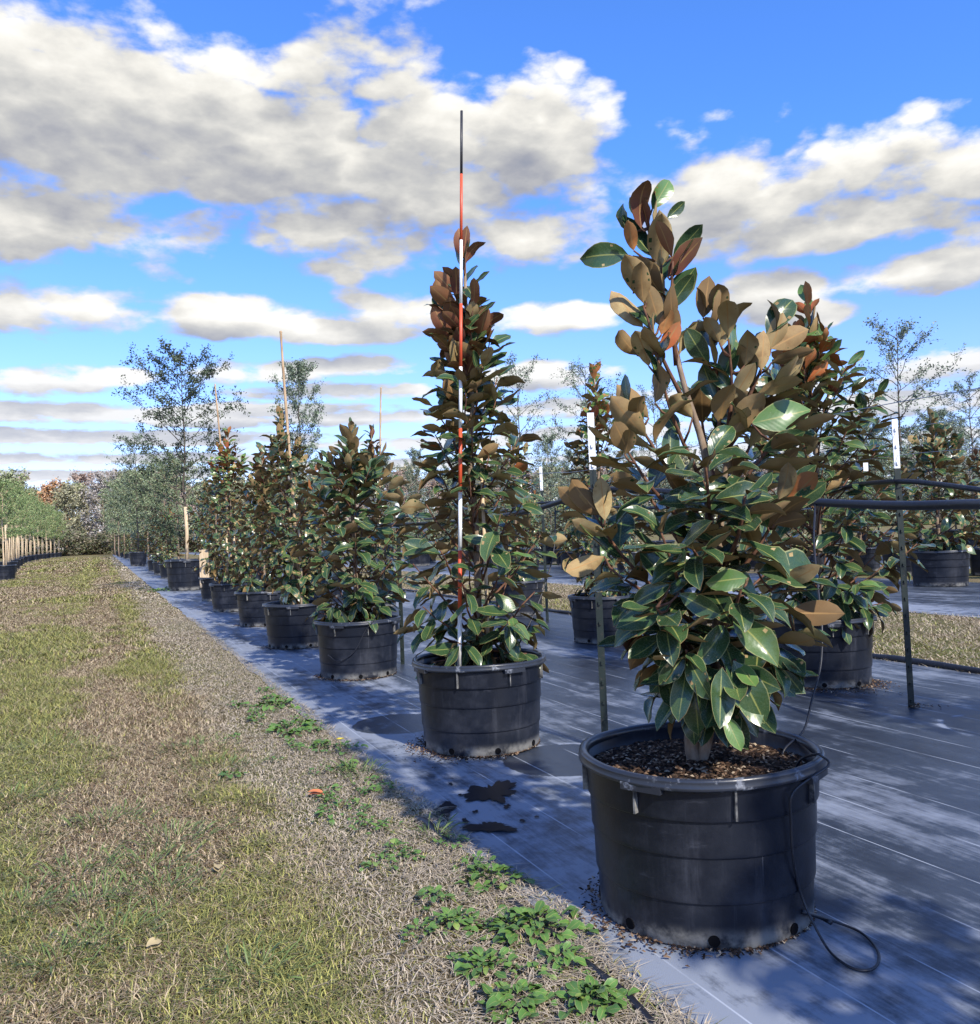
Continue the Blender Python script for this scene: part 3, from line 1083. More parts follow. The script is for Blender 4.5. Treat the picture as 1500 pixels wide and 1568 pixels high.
r1 = random.Random(42)
b1 = soil(P1)
tr1 = smooth_path([A(1068, 1178), A(1058, 1130, 0), A(1066, 1040, .02), A(1078, 900), A(1086, 780, .02), A(1078, 690), A(1050, 600), A(1030, 520), A(1012, 440), A(990, 330)], 3)
nr = len(tr1)
rr1 = [0.030 - 0.026 * (i / (nr - 1)) ** 0.6 for i in range(nr)]
tr1b = smooth_path([A(1070, 1172), A(1084, 1120, -.02), A(1092, 1040, -.03), A(1100, 900, .03), A(1104, 780, .06), A(1115, 680, .06)], 3)
rr1b = [0.022 - 0.014 * i / (len(tr1b) - 1) for i in range(len(tr1b))]
SH = [  # path px (x, y, depth), leaves, elevation, tip kind, young leaves
    ([(1040, 560, 0), (1022, 480, 0), (1005, 400, 0), (985, 325, 0)], 17, 1.15, 'maroon', 3),
    ([(1035, 560, 0), (1028, 470, -.03), (1030, 400, -.05)], 10, 1.0, 'maroon', 3),
    ([(1050, 620, 0), (1010, 540, -.06), (985, 470, -.08)], 8, 1.0, 'old', 0),
    ([(1085, 760, 0), (1030, 640, -.08), (1005, 540, -.10)], 10, 1.05, 'old', 0),
    ([(1100, 700, .03), (1100, 600, .02), (1085, 490, 0)], 13, 1.05, 'old', 0),
    ([(1110, 690, .04), (1120, 600, 0), (1115, 520, -.06)], 10, 0.95, 'old', 0),
    ([(1112, 690, .05), (1150, 600, .02), (1185, 520, 0)], 12, 0.85, 'old', 0),
    ([(1112, 690, .05), (1150, 640, .05), (1200, 585, .02)], 9, 0.55, 'old', 0),
    ([(1100, 800, .05), (1150, 720, -.05), (1205, 660, -.05)], 10, 0.35, 'old', 0),
    ([(1075, 800, 0), (1010, 700, -.1), (965, 630, -.12)], 11, 0.75, 'old', 1),
    ([(1075, 830, 0), (1000, 750, -.1), (960, 690, -.12)], 10, 0.35, 'old', 1),
    ([(1065, 960, 0), (960, 860, -.05), (905, 780, -.05)], 8, 0.75, 'old', 0),
    ([(1085, 930, .03), (1160, 840, -.08), (1205, 750, -.10)], 10, 0.75, 'old', 2),
    ([(1080, 1000, 0), (1160, 920, -.1), (1215, 880, -.12)], 10, 0.0, 'old', 0),
    ([(1070, 1010, 0), (1000, 920, -.1), (945, 880, -.12)], 10, -0.05, 'old', 0),
    ([(1072, 980, 0), (1035, 880, -.22), (1010, 810, -.28)], 11, 0.45, 'old', 1),
    ([(1085, 1060, 0), (1160, 1000, -.08), (1215, 965, -.10)], 9, -0.30, 'old', 0),
    ([(1080, 1090, 0), (1110, 1035, -.16), (1125, 1010, -.24)], 11, -0.85, 'young', 1),
    ([(1080, 1080, 0), (1145, 1030, -.12), (1175, 1010, -.18)], 9, -0.65, 'old', 0),
    ([(1070, 1075, 0), (1055, 1020, -.18), (1050, 995, -.26)], 9, -0.8, 'old', 0),
    ([(1062, 1070, 0), (1010, 1000, -.05), (985, 960, -.08)], 8, -0.55, 'old', 0),
    ([(1090, 850, 0), (1085, 770, -.2), (1080, 710, -.28)], 11, 0.35, 'old', 0),
    ([(1095, 900, 0), (1130, 820, -.22), (1140, 760, -.28)], 11, 0.25, 'old', 0),
    ([(1075, 1010, 0), (1120, 940, -.25), (1135, 900, -.34)], 10, -0.15, 'old', 1),
    ([(1070, 1020, 0), (1025, 960, -.22), (1005, 930, -.3)], 10, -0.2, 'old', 0),
    ([(1078, 900, 0), (1070, 860, -.25), (1060, 840, -.36)], 9, 0.0, 'old', 0),
    # rear side
    ([(1085, 900, 0), (1020, 800, .2), (980, 740, .28)], 10, 0.35, 'old', 1),
    ([(1095, 880, 0), (1150, 780, .2), (1190, 720, .28)], 10, 0.35, 'old', 1),
    ([(1080, 1000, 0), (1130, 920, .25), (1170, 880, .34)], 9, -0.1, 'old', 0),
    ([(1075, 1000, 0), (1030, 920, .25), (990, 890, .34)], 9, -0.1, 'old', 0),
    ([(1100, 760, .05), (1080, 680, .22), (1070, 610, .26)], 9, 0.8, 'old', 0),
    ([(1080, 1060, 0), (1085, 1010, .25), (1090, 980, .36)], 9, -0.5, 'old', 0),
    ([(1100, 800, .05), (1140, 700, .2), (1165, 650, .26)], 9, 0.6, 'old', 0),
]
shoots = []
for (pp, n, e, tk, yn) in SH:
    shoots.append((smooth_path([A(*q) for q in pp], 3), n + (6 if e < 0.5 else (3 if e < 0.8 else -5)), e, tk, yn))
tree1 = build_magnolia(b1, tr1, rr1, shoots, 'tall wide magnolia with brown-backed leaves, in the pot with the looped drip tube', r1, True, Lr=(0.14, 0.205), extra_trunks=[(tr1b, rr1b)], maxparts=225)

# single leaves that stand out in the tree: base px, tip px, depth, side seen, kind
TL = [
    (981, 350, 969, 274, 0, 'u', 'maroon'), (998, 321, 1030, 266, .03, 't', 'young'), (1021, 335, 1045, 312, .03, 't', 'old'), (970, 384, 961, 338, -.02, 'u', 'young'), (957, 352, 946, 312, .04, 't', 'old'),
    (1013, 405, 1012, 325, -.02, 'u', 'old'), (1022, 424, 1071, 366, -.03, 'u', 'maroon'), (1030, 393, 1076, 346, .03, 't', 'old'), (962, 391, 889, 386, .02, 't', 'old'), (989, 464, 964, 384, -.04, 'u', 'old'),
    (1016, 452, 990, 398, 0, 'u', 'old'), (1021, 476, 1061, 422, -.02, 't', 'old'), (984, 501, 937, 442, -.02, 'u', 'old'), (1009, 498, 993, 437, -.05, 'u', 'old'), (1012, 513, 1025, 474, -.05, 'u', 'young'),
    (975, 544, 936, 503, -.04, 'u', 'old'), (993, 561, 977, 498, -.07, 'u', 'old'), (1012, 539, 1038, 496, -.05, 'u', 'young'), (1002, 617, 1022, 551, -.08, 'u', 'old'), (993, 640, 944, 591, -.1, 'u', 'old'),
    (1101, 525, 1081, 480, -.06, 'u', 'old'), (1104, 532, 1112, 488, -.05, 'u', 'old'), (1076, 487, 1085, 427, 0, 'u', 'old'), (1107, 490, 1092, 430, 0, 'u', 'old'), (1113, 502, 1142, 453, 0, 'u', 'old'),
    (1173, 513, 1215, 444, 0, 't', 'old'), (1180, 534, 1241, 500, 0, 'u', 'old'), (1165, 567, 1171, 505, -.03, 'u', 'old'), (1181, 555, 1247, 543, -.02, 'u', 'old'), (1162, 600, 1225, 581, -.03, 'u', 'old'),
    (1150, 648, 1246, 628, -.06, 't', 'young'), (956, 696, 970, 652, -.14, 'u', 'old'), (920, 789, 865, 735, -.06, 'u', 'old'), (926, 797, 920, 732, -.08, 'u', 'old'), (930, 820, 876, 801, -.08, 'u', 'old'),
    (1192, 765, 1216, 706, -.12, 'u', 'old'), (1201, 773, 1254, 722, -.1, 'u', 'young'), (1208, 776, 1266, 742, -.1, 't', 'old'), (1175, 808, 1135, 731, -.14, 't', 'old'), (1185, 803, 1238, 788, -.12, 'u', 'old'),
    (1160, 876, 1276, 866, -.16, 't', 'old'), (1208, 938, 1287, 940, -.12, 'u', 'old'), (1122, 1011, 1172, 1104, -.26, 't', 'old'), (1105, 1022, 1099, 1114, -.28, 't', 'old'), (1072, 1026, 1068, 1090, -.26, 't', 'old'),
    (1178, 1001, 1229, 1060, -.2, 't', 'old'), (1026, 925, 948, 968, -.26, 't', 'old'), (1026, 895, 967, 920, -.28, 't', 'old'), (1039, 909, 1103, 943, -.3, 't', 'old'), (1145, 885, 1087, 889, -.3, 't', 'young'),
    (925, 852, 862, 880, -.08, 'u', 'old'), (983, 966, 943, 1016, -.1, 'u', 'maroon'), (1110, 1095, 1134, 1148, -.24, 't', 'young'), (1086, 700, 1120, 640, -.1, 't', 'old'), (1120, 665, 1165, 600, -.02, 'u', 'old'),
    (1085, 560, 1050, 505, 0, 't', 'old'), (1140, 560, 1150, 500, -.03, 'u', 'old'), (1060, 640, 1022, 598, -.1, 'u', 'old'), (1120, 600, 1088, 560, 0, 't', 'old'), (1165, 690, 1225, 660, -.08, 't', 'old'),
]
rt = random.Random(61)
tree_pts = [q - b1 for q in tr1[3:] + tr1b[3:]]
for sh in shoots:
    tree_pts += [q - b1 for q in sh[0]]
for (bx, by, tx, ty, dy, side, kind) in TL:
    pb_ = A(bx, by, dy) - b1
    pt_ = A(tx, ty, dy + rt.uniform(-.05, .02)) - b1
    near_p = min(tree_pts, key=lambda v: (v - pb_).length + (0.05 if v.z > pb_.z else 0))
    mid_ = near_p.lerp(pb_, 0.6) + Vector((0, 0, -0.01))
    V, Fc = tube([near_p, mid_, pb_], [0.005, 0.004, 0.003], 5)
    tw = obj('branch', mesh('branch', V, Fc, m_twig), tree1)
    to_cam = (CAMP - (b1 + pb_)).normalized()
    nn = to_cam if side == 't' else -to_cam
    ax = pt_ - pb_
    nn = nn + Vector((rt.gauss(0, .3), rt.gauss(0, .2), rt.gauss(0, .3) + 0.15))
    o = obj('leaf', rt.choice(LS_N[kind]), tw)
    o.matrix_local = leaf_matrix(pb_, ax, nn, ax.length * 1.04)

# ---------------- the other trees of the lane-side row
def tree_h(px, py, q):
    return h_of(px, py, q.y)


h2 = tree_h(712, 398, P2)
auto_magnolia(soil(P2), h2, [(0.10, 0.40), (0.30, 0.46), (0.45, 0.36), (0.62, 0.29), (0.72, 0.20), (0.80, 0.13), (0.92, 0.12), (1.0, 0.05)],
              'slender tall magnolia with dark red tips, behind the red and white pole', 5, nb=34, nl=10, near=True, tip=('maroon', 12), Lr=(0.13, 0.18), leaders=2)
h3 = tree_h(540, 668, P3)
auto_magnolia(soil(P3), h3, [(0.12, 0.42), (0.35, 0.52), (0.6, 0.50), (0.8, 0.36), (0.93, 0.24), (1.0, 0.1)],
              'bushy rounded magnolia next behind the one with the banded pole', 16, nb=32, nl=10, near=True, tip=('old', 0), leaders=3, Lr=(0.13, 0.19))
h4 = tree_h(440, 650, ROW1[3][0])
auto_magnolia(soil(ROW1[3][0]), h4, [(0.22, 0.38), (0.45, 0.50), (0.7, 0.42), (0.88, 0.22), (1.0, 0.1)],
              'olive-brown magnolia tied to the tallest thin cane', 23, nb=30, nl=10, tip=('old', 0), Lr=(0.13, 0.19), leaders=2, lean=(-0.12, 0))
h5 = tree_h(395, 695, ROW1[4][0])
auto_magnolia(soil(ROW1[4][0]), h5, [(0.10, 0.50), (0.4, 0.62), (0.65, 0.42), (0.8, 0.2), (1.0, 0.08)],
              'squat dark magnolia with one narrow reddish top, beyond the tallest cane', 31, nb=32, nl=10, tip=('maroon', 8), Lr=(0.13, 0.19))
h6 = tree_h(342, 668, ROW1[5][0])
auto_magnolia(soil(ROW1[5][0]), h6, [(0.18, 0.45), (0.45, 0.52), (0.7, 0.40), (0.85, 0.30), (1.0, 0.12)],
              'magnolia with bright rust-red top leaves and a short cane', 37, nb=30, nl=10, tip=('young', 14), Lr=(0.13, 0.18), leaders=4)
h7 = tree_h(312, 725, ROW1[6][0])
auto_magnolia(soil(ROW1[6][0]), h7, [(0.2, 0.5), (0.5, 0.6), (0.8, 0.45), (1.0, 0.15)],
              'shorter magnolia between the red-tipped one and the potted oak', 41, nb=28, nl=9, tip=('old', 0), Lr=(0.13, 0.18))

# ---------------- row on the far edge of the cloth
Q = [pot_at(1262, 1058), pot_at(926, 988), pot_at(795, 945), Vector((-2.05, 15.6, 0.012)), None]
Q[4] = Q[0] - ROWD * 3.05 + ROWN * 0.1
Q[4].z = 0.012
qlabels = ['weathered grey-black nursery pot beside the tan grass alley, behind the widest magnolia',
           'black nursery pot on the far side of the cloth, behind the green post',
           'pale dusty nursery pot behind the slender tall magnolia',
           'black nursery pot of the small red-topped magnolia beyond the irrigation pipe',
           'black nursery pot at the end of the far row, past the white-tipped post']
for q, l in zip(Q, qlabels):
    make_pot(q, l, 1.0, 1.0, chips=1 if q is Q[0] else None, detail=2 if q in Q[:2] else 1, rz=rnd.random() * 6)
P0 = P1 - ROWD * 2.25 + ROWN * 0.42
P0.z = 0.012
make_pot(P0, 'black nursery pot next in the lane-side row before the looped-tube pot', rz=1.0)
auto_magnolia(soil(P0), 2.3, [(0.10, 0.42), (0.35, 0.5), (0.6, 0.42), (0.8, 0.25), (1.0, 0.08)],
              'magnolia before the looped-tube pot, shading that pot', 73, nb=26, nl=10, Lr=(0.14, 0.19), maxparts=0, single=True)
hq = tree_h(1240, 470, Q[0])
auto_magnolia(soil(Q[0]), hq, [(0.10, 0.52), (0.3, 0.72), (0.55, 0.62), (0.75, 0.42), (0.85, 0.18), (1.0, 0.06)],
              'magnolia with orange-red leader beside the tan grass alley', 52, nb=46, nl=11, near=True, tip=('young', 8), Lr=(0.14, 0.19), leaders=3)
hq1 = tree_h(932, 580, Q[1])
auto_magnolia(soil(Q[1]), hq1, [(0.14, 0.38), (0.4, 0.48), (0.7, 0.30), (0.85, 0.16), (1.0, 0.06)],
              'orange-tipped magnolia behind the green post, mostly hidden', 58, nb=28, nl=9, tip=('young', 8), Lr=(0.13, 0.18))
hq2 = tree_h(790, 660, Q[2])
auto_magnolia(soil(Q[2]), hq2, [(0.14, 0.38), (0.4, 0.50), (0.7, 0.36), (1.0, 0.08)],
              'green magnolia hidden behind the slender one with the banded pole', 61, nb=26, nl=9, Lr=(0.13, 0.18))
hq3 = tree_h(583, 662, Q[3])
auto_magnolia(soil(Q[3]), hq3, [(0.14, 0.40), (0.4, 0.48), (0.7, 0.30), (0.85, 0.2), (1.0, 0.08)],
              'small magnolia with dark red top and bare cane, beyond the pipe', 67, nb=26, nl=9, tip=('maroon', 9), Lr=(0.13, 0.18))
auto_magnolia(soil(Q[4]), 2.5, [(0.10, 0.45), (0.35, 0.6), (0.6, 0.5), (0.8, 0.3), (1.0, 0.08)],
              'magnolia at the end of the far row, its shadow on the cloth', 71, nb=32, nl=10, Lr=(0.14, 0.19), maxparts=0, single=True)

# ------------------------------------------------------------------ magnolias farther off: shared crowns, a few pixels per leaf
FAR_MAG = []
for s_ in range(4):
    o = auto_magnolia((0, 60 + s_ * 3, 0.42), [2.1, 2.4, 1.9, 2.6][s_], [(0.14, 0.42), (0.4, 0.55), (0.7, 0.40), (0.88, 0.22), (1.0, 0.08)], 'x', 200 + s_, nb=24, nl=9,
                      tip=[('old', 0), ('young', 7), ('old', 0), ('maroon', 7)][s_], Lr=(0.14, 0.19), maxparts=0, single=True)
    FAR_MAG.append(o)


def copy_tree(root, loc, rz, sc, label, group):
    c = root.copy()
    C.objects.link(c)
    c.location = loc
    c.rotation_euler = (0, 0, rz)
    c.scale = (sc, sc, sc)
    c['label'] = label
    if group:
        c['group'] = group
    for ch in root.children:
        d = ch.copy()
        C.objects.link(d)
        d.parent = c
    return c


rf = random.Random(99)


def far_magnolia(q, label_t, label_p, gt, gp, k=None, sc=1.0, ps=1.0, hs=1.0):
    make_pot(q, label_p, ps, hs, gp, detail=0, rz=rf.random() * 6)
    copy_tree(FAR_MAG[rf.randrange(4) if k is None else k], soil(q, hs), rf.random() * 6, sc, label_t, gt)


# lane-side row beyond the big oak pot
for (px, by) in ((262, 886), (250, 880), (240, 875), (216, 862), (206, 858), (197, 855.5), (190, 853.5), (184, 852), (179, 850.5)):
    far_magnolia(pot_at(px, by, 0.4), 'small far magnolia in the lane-side row beyond the potted oak', 'small far black pot in the lane-side row beyond the potted oak',
                 'far magnolias along the lane', 'far pots along the lane', sc=rf.uniform(0.95, 1.15), ps=1.08, hs=1.05)
# far edge row, continuing away from the red-topped one
for k in range(1, 9):
    q = Q[3] + ROWD * (3.4 * k) + ROWN * rf.uniform(-0.2, 0.2)
    far_magnolia(q, 'distant magnolia in the row on the far edge of the cloth', 'distant black pot in the row on the far edge of the cloth',
                 'distant magnolias on the far cloth edge', 'distant pots on the far cloth edge', sc=rf.uniform(0.9, 1.15))
# bed beyond the alley
B3 = pot_at(1440, 900, 0.45)
far_magnolia(B3, 'dark bushy magnolia in the big pot across the tan grass alley', 'big black nursery pot across the tan grass alley, right of the white-tipped post', None, None, 2, 1.55, 1.32, 1.25)
B3b = pot_at(868, 866, 0.4)
far_magnolia(B3b, 'small magnolia across the alley, seen past the drip tube', 'small black pot across the alley, seen past the drip tube', None, None, 1, 1.0, 1.05, 1.1)
for k in range(1, 9):
    q = B3 + ROWD * (3.3 * k) + ROWN * rf.uniform(-0.3, 0.3)
    far_magnolia(q, 'magnolia in the bed beyond the tan grass alley', 'black pot in the bed beyond the tan grass alley', 'magnolias beyond the alley', 'pots beyond the alley', sc=rf.uniform(0.95, 1.2), ps=1.15, hs=1.1)
for k in range(-1, 9):
    q = B3 + ROWN * 2.7 + ROWD * (3.3 * k + 1.2) + ROWN * rf.uniform(-0.3, 0.3)
    far_magnolia(q, 'magnolia in the second row beyond the tan grass alley', 'black pot in the second row beyond the tan grass alley', 'second-row magnolias beyond the alley', 'second-row pots beyond the alley',
                 sc=rf.uniform(0.95, 1.2), ps=1.15, hs=1.1)
for o in FAR_MAG:
    for ch in list(o.children):
        bpy.data.objects.remove(ch)
    bpy.data.objects.remove(o)


# ------------------------------------------------------------------ oaks: branching skeleton with small leaves
def oak_proto(seed, height, clear, spread, nleaf, lsz, pal, trunk_r=0.03, up=0.6, nprim=16, bark=m_bark, mtl=m_tint, gap=0.0):
    r = random.Random(seed)
    rs = np.random.RandomState(seed)
    V, Fc = [], []
    tp = [Vector((r.uniform(-1, 1) * 0.03 * (i > 0), r.uniform(-1, 1) * 0.03 * (i > 0), height * i / 8)) for i in range(9)]
    tube(tp, [trunk_r * (1 - 0.85 * i / 8) for i in range(9)], 6, True, V, Fc)
    tw_pts = []
    ph = r.random() * 6
    for k in range(nprim):
        t = clear + (0.97 - clear) * (k + r.random() * 0.7) / nprim
        st = tp[int(t * 8)].lerp(tp[min(8, int(t * 8) + 1)], (t * 8) % 1)
        q = (t - clear) / (1 - clear)
        L = spread * (math.sin(math.pi * min(1, 0.18 + 0.75 * q)) ** 0.7) * r.uniform(0.65, 1.15)
        a = ph + k * GOLD
        d = Vector((math.cos(a), math.sin(a), up * (0.5 + q) + r.uniform(-.2, .3))).normalized()
        pts = [st]
        for j in range(5):
            d2 = (d + Vector((r.uniform(-.3, .3), r.uniform(-.3, .3), r.uniform(-.2, .3)))).normalized()
            pts.append(pts[-1] + d2 * L / 5)
        tube(pts, [trunk_r * 0.35 * (1 - 0.8 * j / 5) for j in range(6)], 4, True, V, Fc)
        for j in range(2, 6):
            for _ in range(3):
                d3 = (d * 0.5 + Vector((r.uniform(-1, 1), r.uniform(-1, 1), r.uniform(-.5, 1)))).normalized()
                l3 = L * r.uniform(0.16, 0.4)
                e3 = pts[j] + d3 * l3
                tube([pts[j], pts[j].lerp(e3, .5) + Vector((0, 0, .01)), e3], [trunk_r * 0.10, trunk_r * 0.08, trunk_r * 0.04], 3, False, V, Fc)
                tw_pts.append((pts[j], e3))
        tw_pts.append((pts[3], pts[5]))
    tw_pts.append((tp[7], tp[8]))
    me_w = mesh('oak_wood', V, Fc, bark)
    nt = len(tw_pts)
    A0 = np.array([tuple(a) for a, b in tw_pts])
    B0 = np.array([tuple(b) for a, b in tw_pts])
    ii = rs.randint(0, nt, nleaf)
    tt = rs.uniform(0.1, 1.05, nleaf)[:, None]
    P = A0[ii] * (1 - tt) + B0[ii] * tt + rs.normal(0, lsz * 0.7, (nleaf, 3))
    d = rs.normal(0, 1, (nleaf, 3))
    d /= np.linalg.norm(d, axis=1)[:, None]
    e = rs.normal(0, 1, (nleaf, 3))
    e -= d * (d * e).sum(1)[:, None]
    e /= np.linalg.norm(e, axis=1)[:, None]
    L = lsz * rs.uniform(0.6, 1.3, nleaf)[:, None]
    Vl = np.stack([P - d * L * .5, P + e * L * .24, P + d * L * .5, P - e * L * .24], 1).reshape(-1, 3)
    b = (np.arange(nleaf) * 4)[:, None]
    T = b + np.array([[0, 1, 2, 3]])
    pal = np.array(pal)
    col = pal[rs.randint(0, len(pal), nleaf)] * rs.uniform(0.7, 1.3, nleaf)[:, None]
    me_l = np_mesh('oak_crown', Vl, T, mtl, np.repeat(col, 4, 0), nv=4)
    return me_w, me_l


def place_tree(name, proto, loc, rz, sc, label, cat='tree', group=None):
    root = thing(name, label, cat, loc, group)
    root.rotation_euler = (0, 0, rz)
    root.scale = sc if isinstance(sc, tuple) else (sc, sc, sc)
    obj('trunk', proto[0], root)
    c = obj('crown', proto[1], root)
    c['kind'] = 'stuff'
    return root


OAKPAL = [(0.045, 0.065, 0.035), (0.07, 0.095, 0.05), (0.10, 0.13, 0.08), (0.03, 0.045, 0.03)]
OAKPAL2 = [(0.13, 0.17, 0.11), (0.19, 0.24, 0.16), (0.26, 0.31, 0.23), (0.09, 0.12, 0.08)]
m_oakbark, t, p = mat('oak_bark', rough=0.9, spec=0.15)
oc = t.n('ShaderNodeTexCoord').outputs['Object']
t.set(p.inputs['Base Color'], t.ramp(t.noise(t.map(oc, (20, 20, 6)), 1, 4), [(0.3, (0.05, 0.042, 0.035)), (0.7, (0.15, 0.125, 0.10))]))
oak_a = oak_proto(5, 4.6, 0.06, 1.6, 14000, 0.058, OAKPAL, 0.035, 0.5, 36, bark=m_oakbark)
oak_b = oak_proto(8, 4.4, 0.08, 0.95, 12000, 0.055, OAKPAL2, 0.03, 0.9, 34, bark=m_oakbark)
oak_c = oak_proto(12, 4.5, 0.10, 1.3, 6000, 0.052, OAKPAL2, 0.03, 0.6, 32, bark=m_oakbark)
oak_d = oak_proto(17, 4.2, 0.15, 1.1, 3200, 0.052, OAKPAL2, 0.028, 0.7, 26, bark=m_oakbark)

# big potted oak in the lane-side row
O1 = pot_at(287, 905, 0.5)
make_pot(O1, 'very large black tub holding the tall sparse oak in the lane-side row', 1.42, 1.62, detail=1)
place_tree('live_oak', oak_a, soil(O1, 1.62), 0.4, (h_of(285, 545, O1.y) - 0.7) / 4.6, 'tall dark sparse oak in a very large tub by the grass lane')
O2 = pot_at(212, 867, 0.5)
make_pot(O2, 'very large black tub farther up the lane, under a thin oak', 1.35, 1.7, detail=0)
place_tree('live_oak', oak_c, soil(O2, 1.7), 2.0, (h_of(205, 672, O2.y) - 0.7) / 4.5, 'thin half-bare oak farther up the lane than the dark oak')


def back_oak(px, top_y, y, proto, label, group=None, rz=0.0, ps=1.3, wx=1.0):
    q = at_y(px, 830, y)
    q.z = 0.006
    make_pot(q, 'black tub under ' + label, ps, 1.5, None if group is None else 'tubs of ' + group, detail=0)
    hgt = {id(oak_a): 4.6, id(oak_b): 4.4, id(oak_c): 4.5, id(oak_d): 4.2}[id(proto)]
    s = (h_of(px, top_y, y) - 0.65) / hgt
    place_tree('live_oak', proto, (q.x, q.y, 0.65), rz, (s * wx, s * wx, s), label, group=group)


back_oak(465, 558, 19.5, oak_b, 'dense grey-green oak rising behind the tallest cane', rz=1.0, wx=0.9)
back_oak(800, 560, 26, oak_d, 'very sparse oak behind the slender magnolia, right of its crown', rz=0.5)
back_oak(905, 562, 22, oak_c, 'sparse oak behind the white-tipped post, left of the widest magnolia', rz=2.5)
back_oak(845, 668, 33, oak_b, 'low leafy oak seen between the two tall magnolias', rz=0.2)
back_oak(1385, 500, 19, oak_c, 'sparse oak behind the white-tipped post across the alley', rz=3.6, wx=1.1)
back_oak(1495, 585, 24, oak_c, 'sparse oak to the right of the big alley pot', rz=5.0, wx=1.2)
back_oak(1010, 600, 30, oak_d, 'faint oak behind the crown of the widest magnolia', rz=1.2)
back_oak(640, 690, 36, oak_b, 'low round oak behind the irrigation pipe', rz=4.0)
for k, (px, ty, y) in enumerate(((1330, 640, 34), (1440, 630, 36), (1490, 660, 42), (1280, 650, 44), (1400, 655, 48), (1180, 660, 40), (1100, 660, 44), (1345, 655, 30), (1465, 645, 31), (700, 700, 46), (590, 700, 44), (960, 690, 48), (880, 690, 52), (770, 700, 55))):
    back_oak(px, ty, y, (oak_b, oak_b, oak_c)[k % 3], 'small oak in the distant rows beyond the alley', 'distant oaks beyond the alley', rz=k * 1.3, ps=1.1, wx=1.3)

# leafy young oaks further up the lane
oak_e = oak_proto(23, 4.6, 0.30, 1.3, 6500, 0.075, [(0.17, 0.22, 0.11), (0.24, 0.30, 0.16), (0.32, 0.36, 0.21), (0.12, 0.16, 0.08)], 0.045, 0.7, 22)  # greens of these two oaks lightened to stand in for haze
oak_f = oak_proto(29, 4.4, 0.32, 1.2, 6500, 0.075, [(0.15, 0.22, 0.08), (0.22, 0.30, 0.12), (0.30, 0.37, 0.16), (0.10, 0.15, 0.06)], 0.045, 0.7, 22,
                  bark=m_wood)
for k, (px, ty, y) in enumerate(((236, 715, 52), (222, 722, 60), (208, 728, 68), (196, 732, 78), (186, 740, 90), (178, 745, 104), (250, 712, 45), (268, 700, 40), (172, 752, 122))):
    q = at_y(px + 4, 830, y)
    q.z = 0.0
    s = h_of(px, ty, y) / 4.6
    place_tree('live_oak', oak_e, q, k * 2.1, (s * 1.15, s * 1.15, s), 'bushy pale green oak behind the far lane-side pots', group='pale green oaks behind the lane-side row')

# ------------------------------------------------------------------ left bed: young trees with pale trunks
LB = from_row(32, -6.6)
for k in range(15):
    q = at_z(3 + k * 6.2 if k > 3 else [8, 22, 34, 40][k] if False else 6 + k * 6.6, [889, 878, 872, 868, 865, 863, 861, 859.5, 858, 857, 856, 855, 854, 853.5, 853][k])
    s = (h_of(6 + k * 6.6, 742 + k * 3.2, q.y) - 0.4) / 4.4
    make_pot((q.x, q.y, 0.012), 'black pot under the pale-trunked young trees left of the lane', 1.25, 1.25, 'pots left of the lane', detail=0)
    place_tree('young_oak', oak_f, (q.x, q.y, 0.45), k * 1.7, (s * 1.05, s * 1.05, s), 'young green tree with pale trunk left of the grass lane', group='young trees left of the lane')
    V, Fc = tube([(0, 0, 0), (0.01, 0, 0.9), (0.0, 0.01, 1.8)], [0.035, 0.034, 0.033], 6)
    st = obj('wooden_stake', mesh('wooden_stake', V, Fc, m_wood), None, (q.x + 0.16, q.y - 0.1, 0.5))
    tag(st, 'pale wooden stake beside a young tree left of the lane', 'stake', 'stakes left of the lane')

# ------------------------------------------------------------------ far wood
wood_protos = []
WP = [('bare brown', [(0.36, 0.26, 0.20), (0.44, 0.33, 0.26), (0.30, 0.22, 0.18), (0.40, 0.32, 0.26)]), ('green', [(0.20, 0.24, 0.11), (0.27, 0.30, 0.15), (0.33, 0.35, 0.20)]),
      ('rust orange', [(0.52, 0.28, 0.12), (0.46, 0.27, 0.15), (0.40, 0.28, 0.18)]), ('olive', [(0.30, 0.29, 0.17), (0.36, 0.34, 0.22), (0.24, 0.23, 0.14)]), ('grey', [(0.38, 0.34, 0.30), (0.31, 0.28, 0.25), (0.44, 0.40, 0.35)])]  # distance haze is put into these lightened crown colours
for k, (nm, pal) in enumerate(WP):
    wood_protos.append(oak_proto(300 + k, 10.0, 0.10, 3.6, 4200, 0.36 if k in (1, 2, 3) else 0.30, pal, 0.16, 0.9, 22))
wr = random.Random(77)
adj = ['bare brown', 'green', 'rust orange', 'olive', 'grey leafless']
for k in range(120):
    px = -80 + k * 14 + wr.uniform(-8, 8)
    y = wr.uniform(150, 190)
    kind = wr.choice([0, 0, 3, 4, 1, 0, 3])
    if 66 < px < 88:
        kind = 2
    q = at_y(px, 830, y)
    ty = 742 + wr.uniform(-12, 16) - max(0, (px - 250)) * 0.034
    s = at_y(px, ty, y).z / 10.0
    place_tree('woodland_tree', wood_protos[kind], (q.x, q.y, 0), wr.random() * 6, (s * 1.15, s * 1.15, s), adj[kind] + ' tree in the far wood on the horizon', group=adj[kind] + ' trees of the far wood')
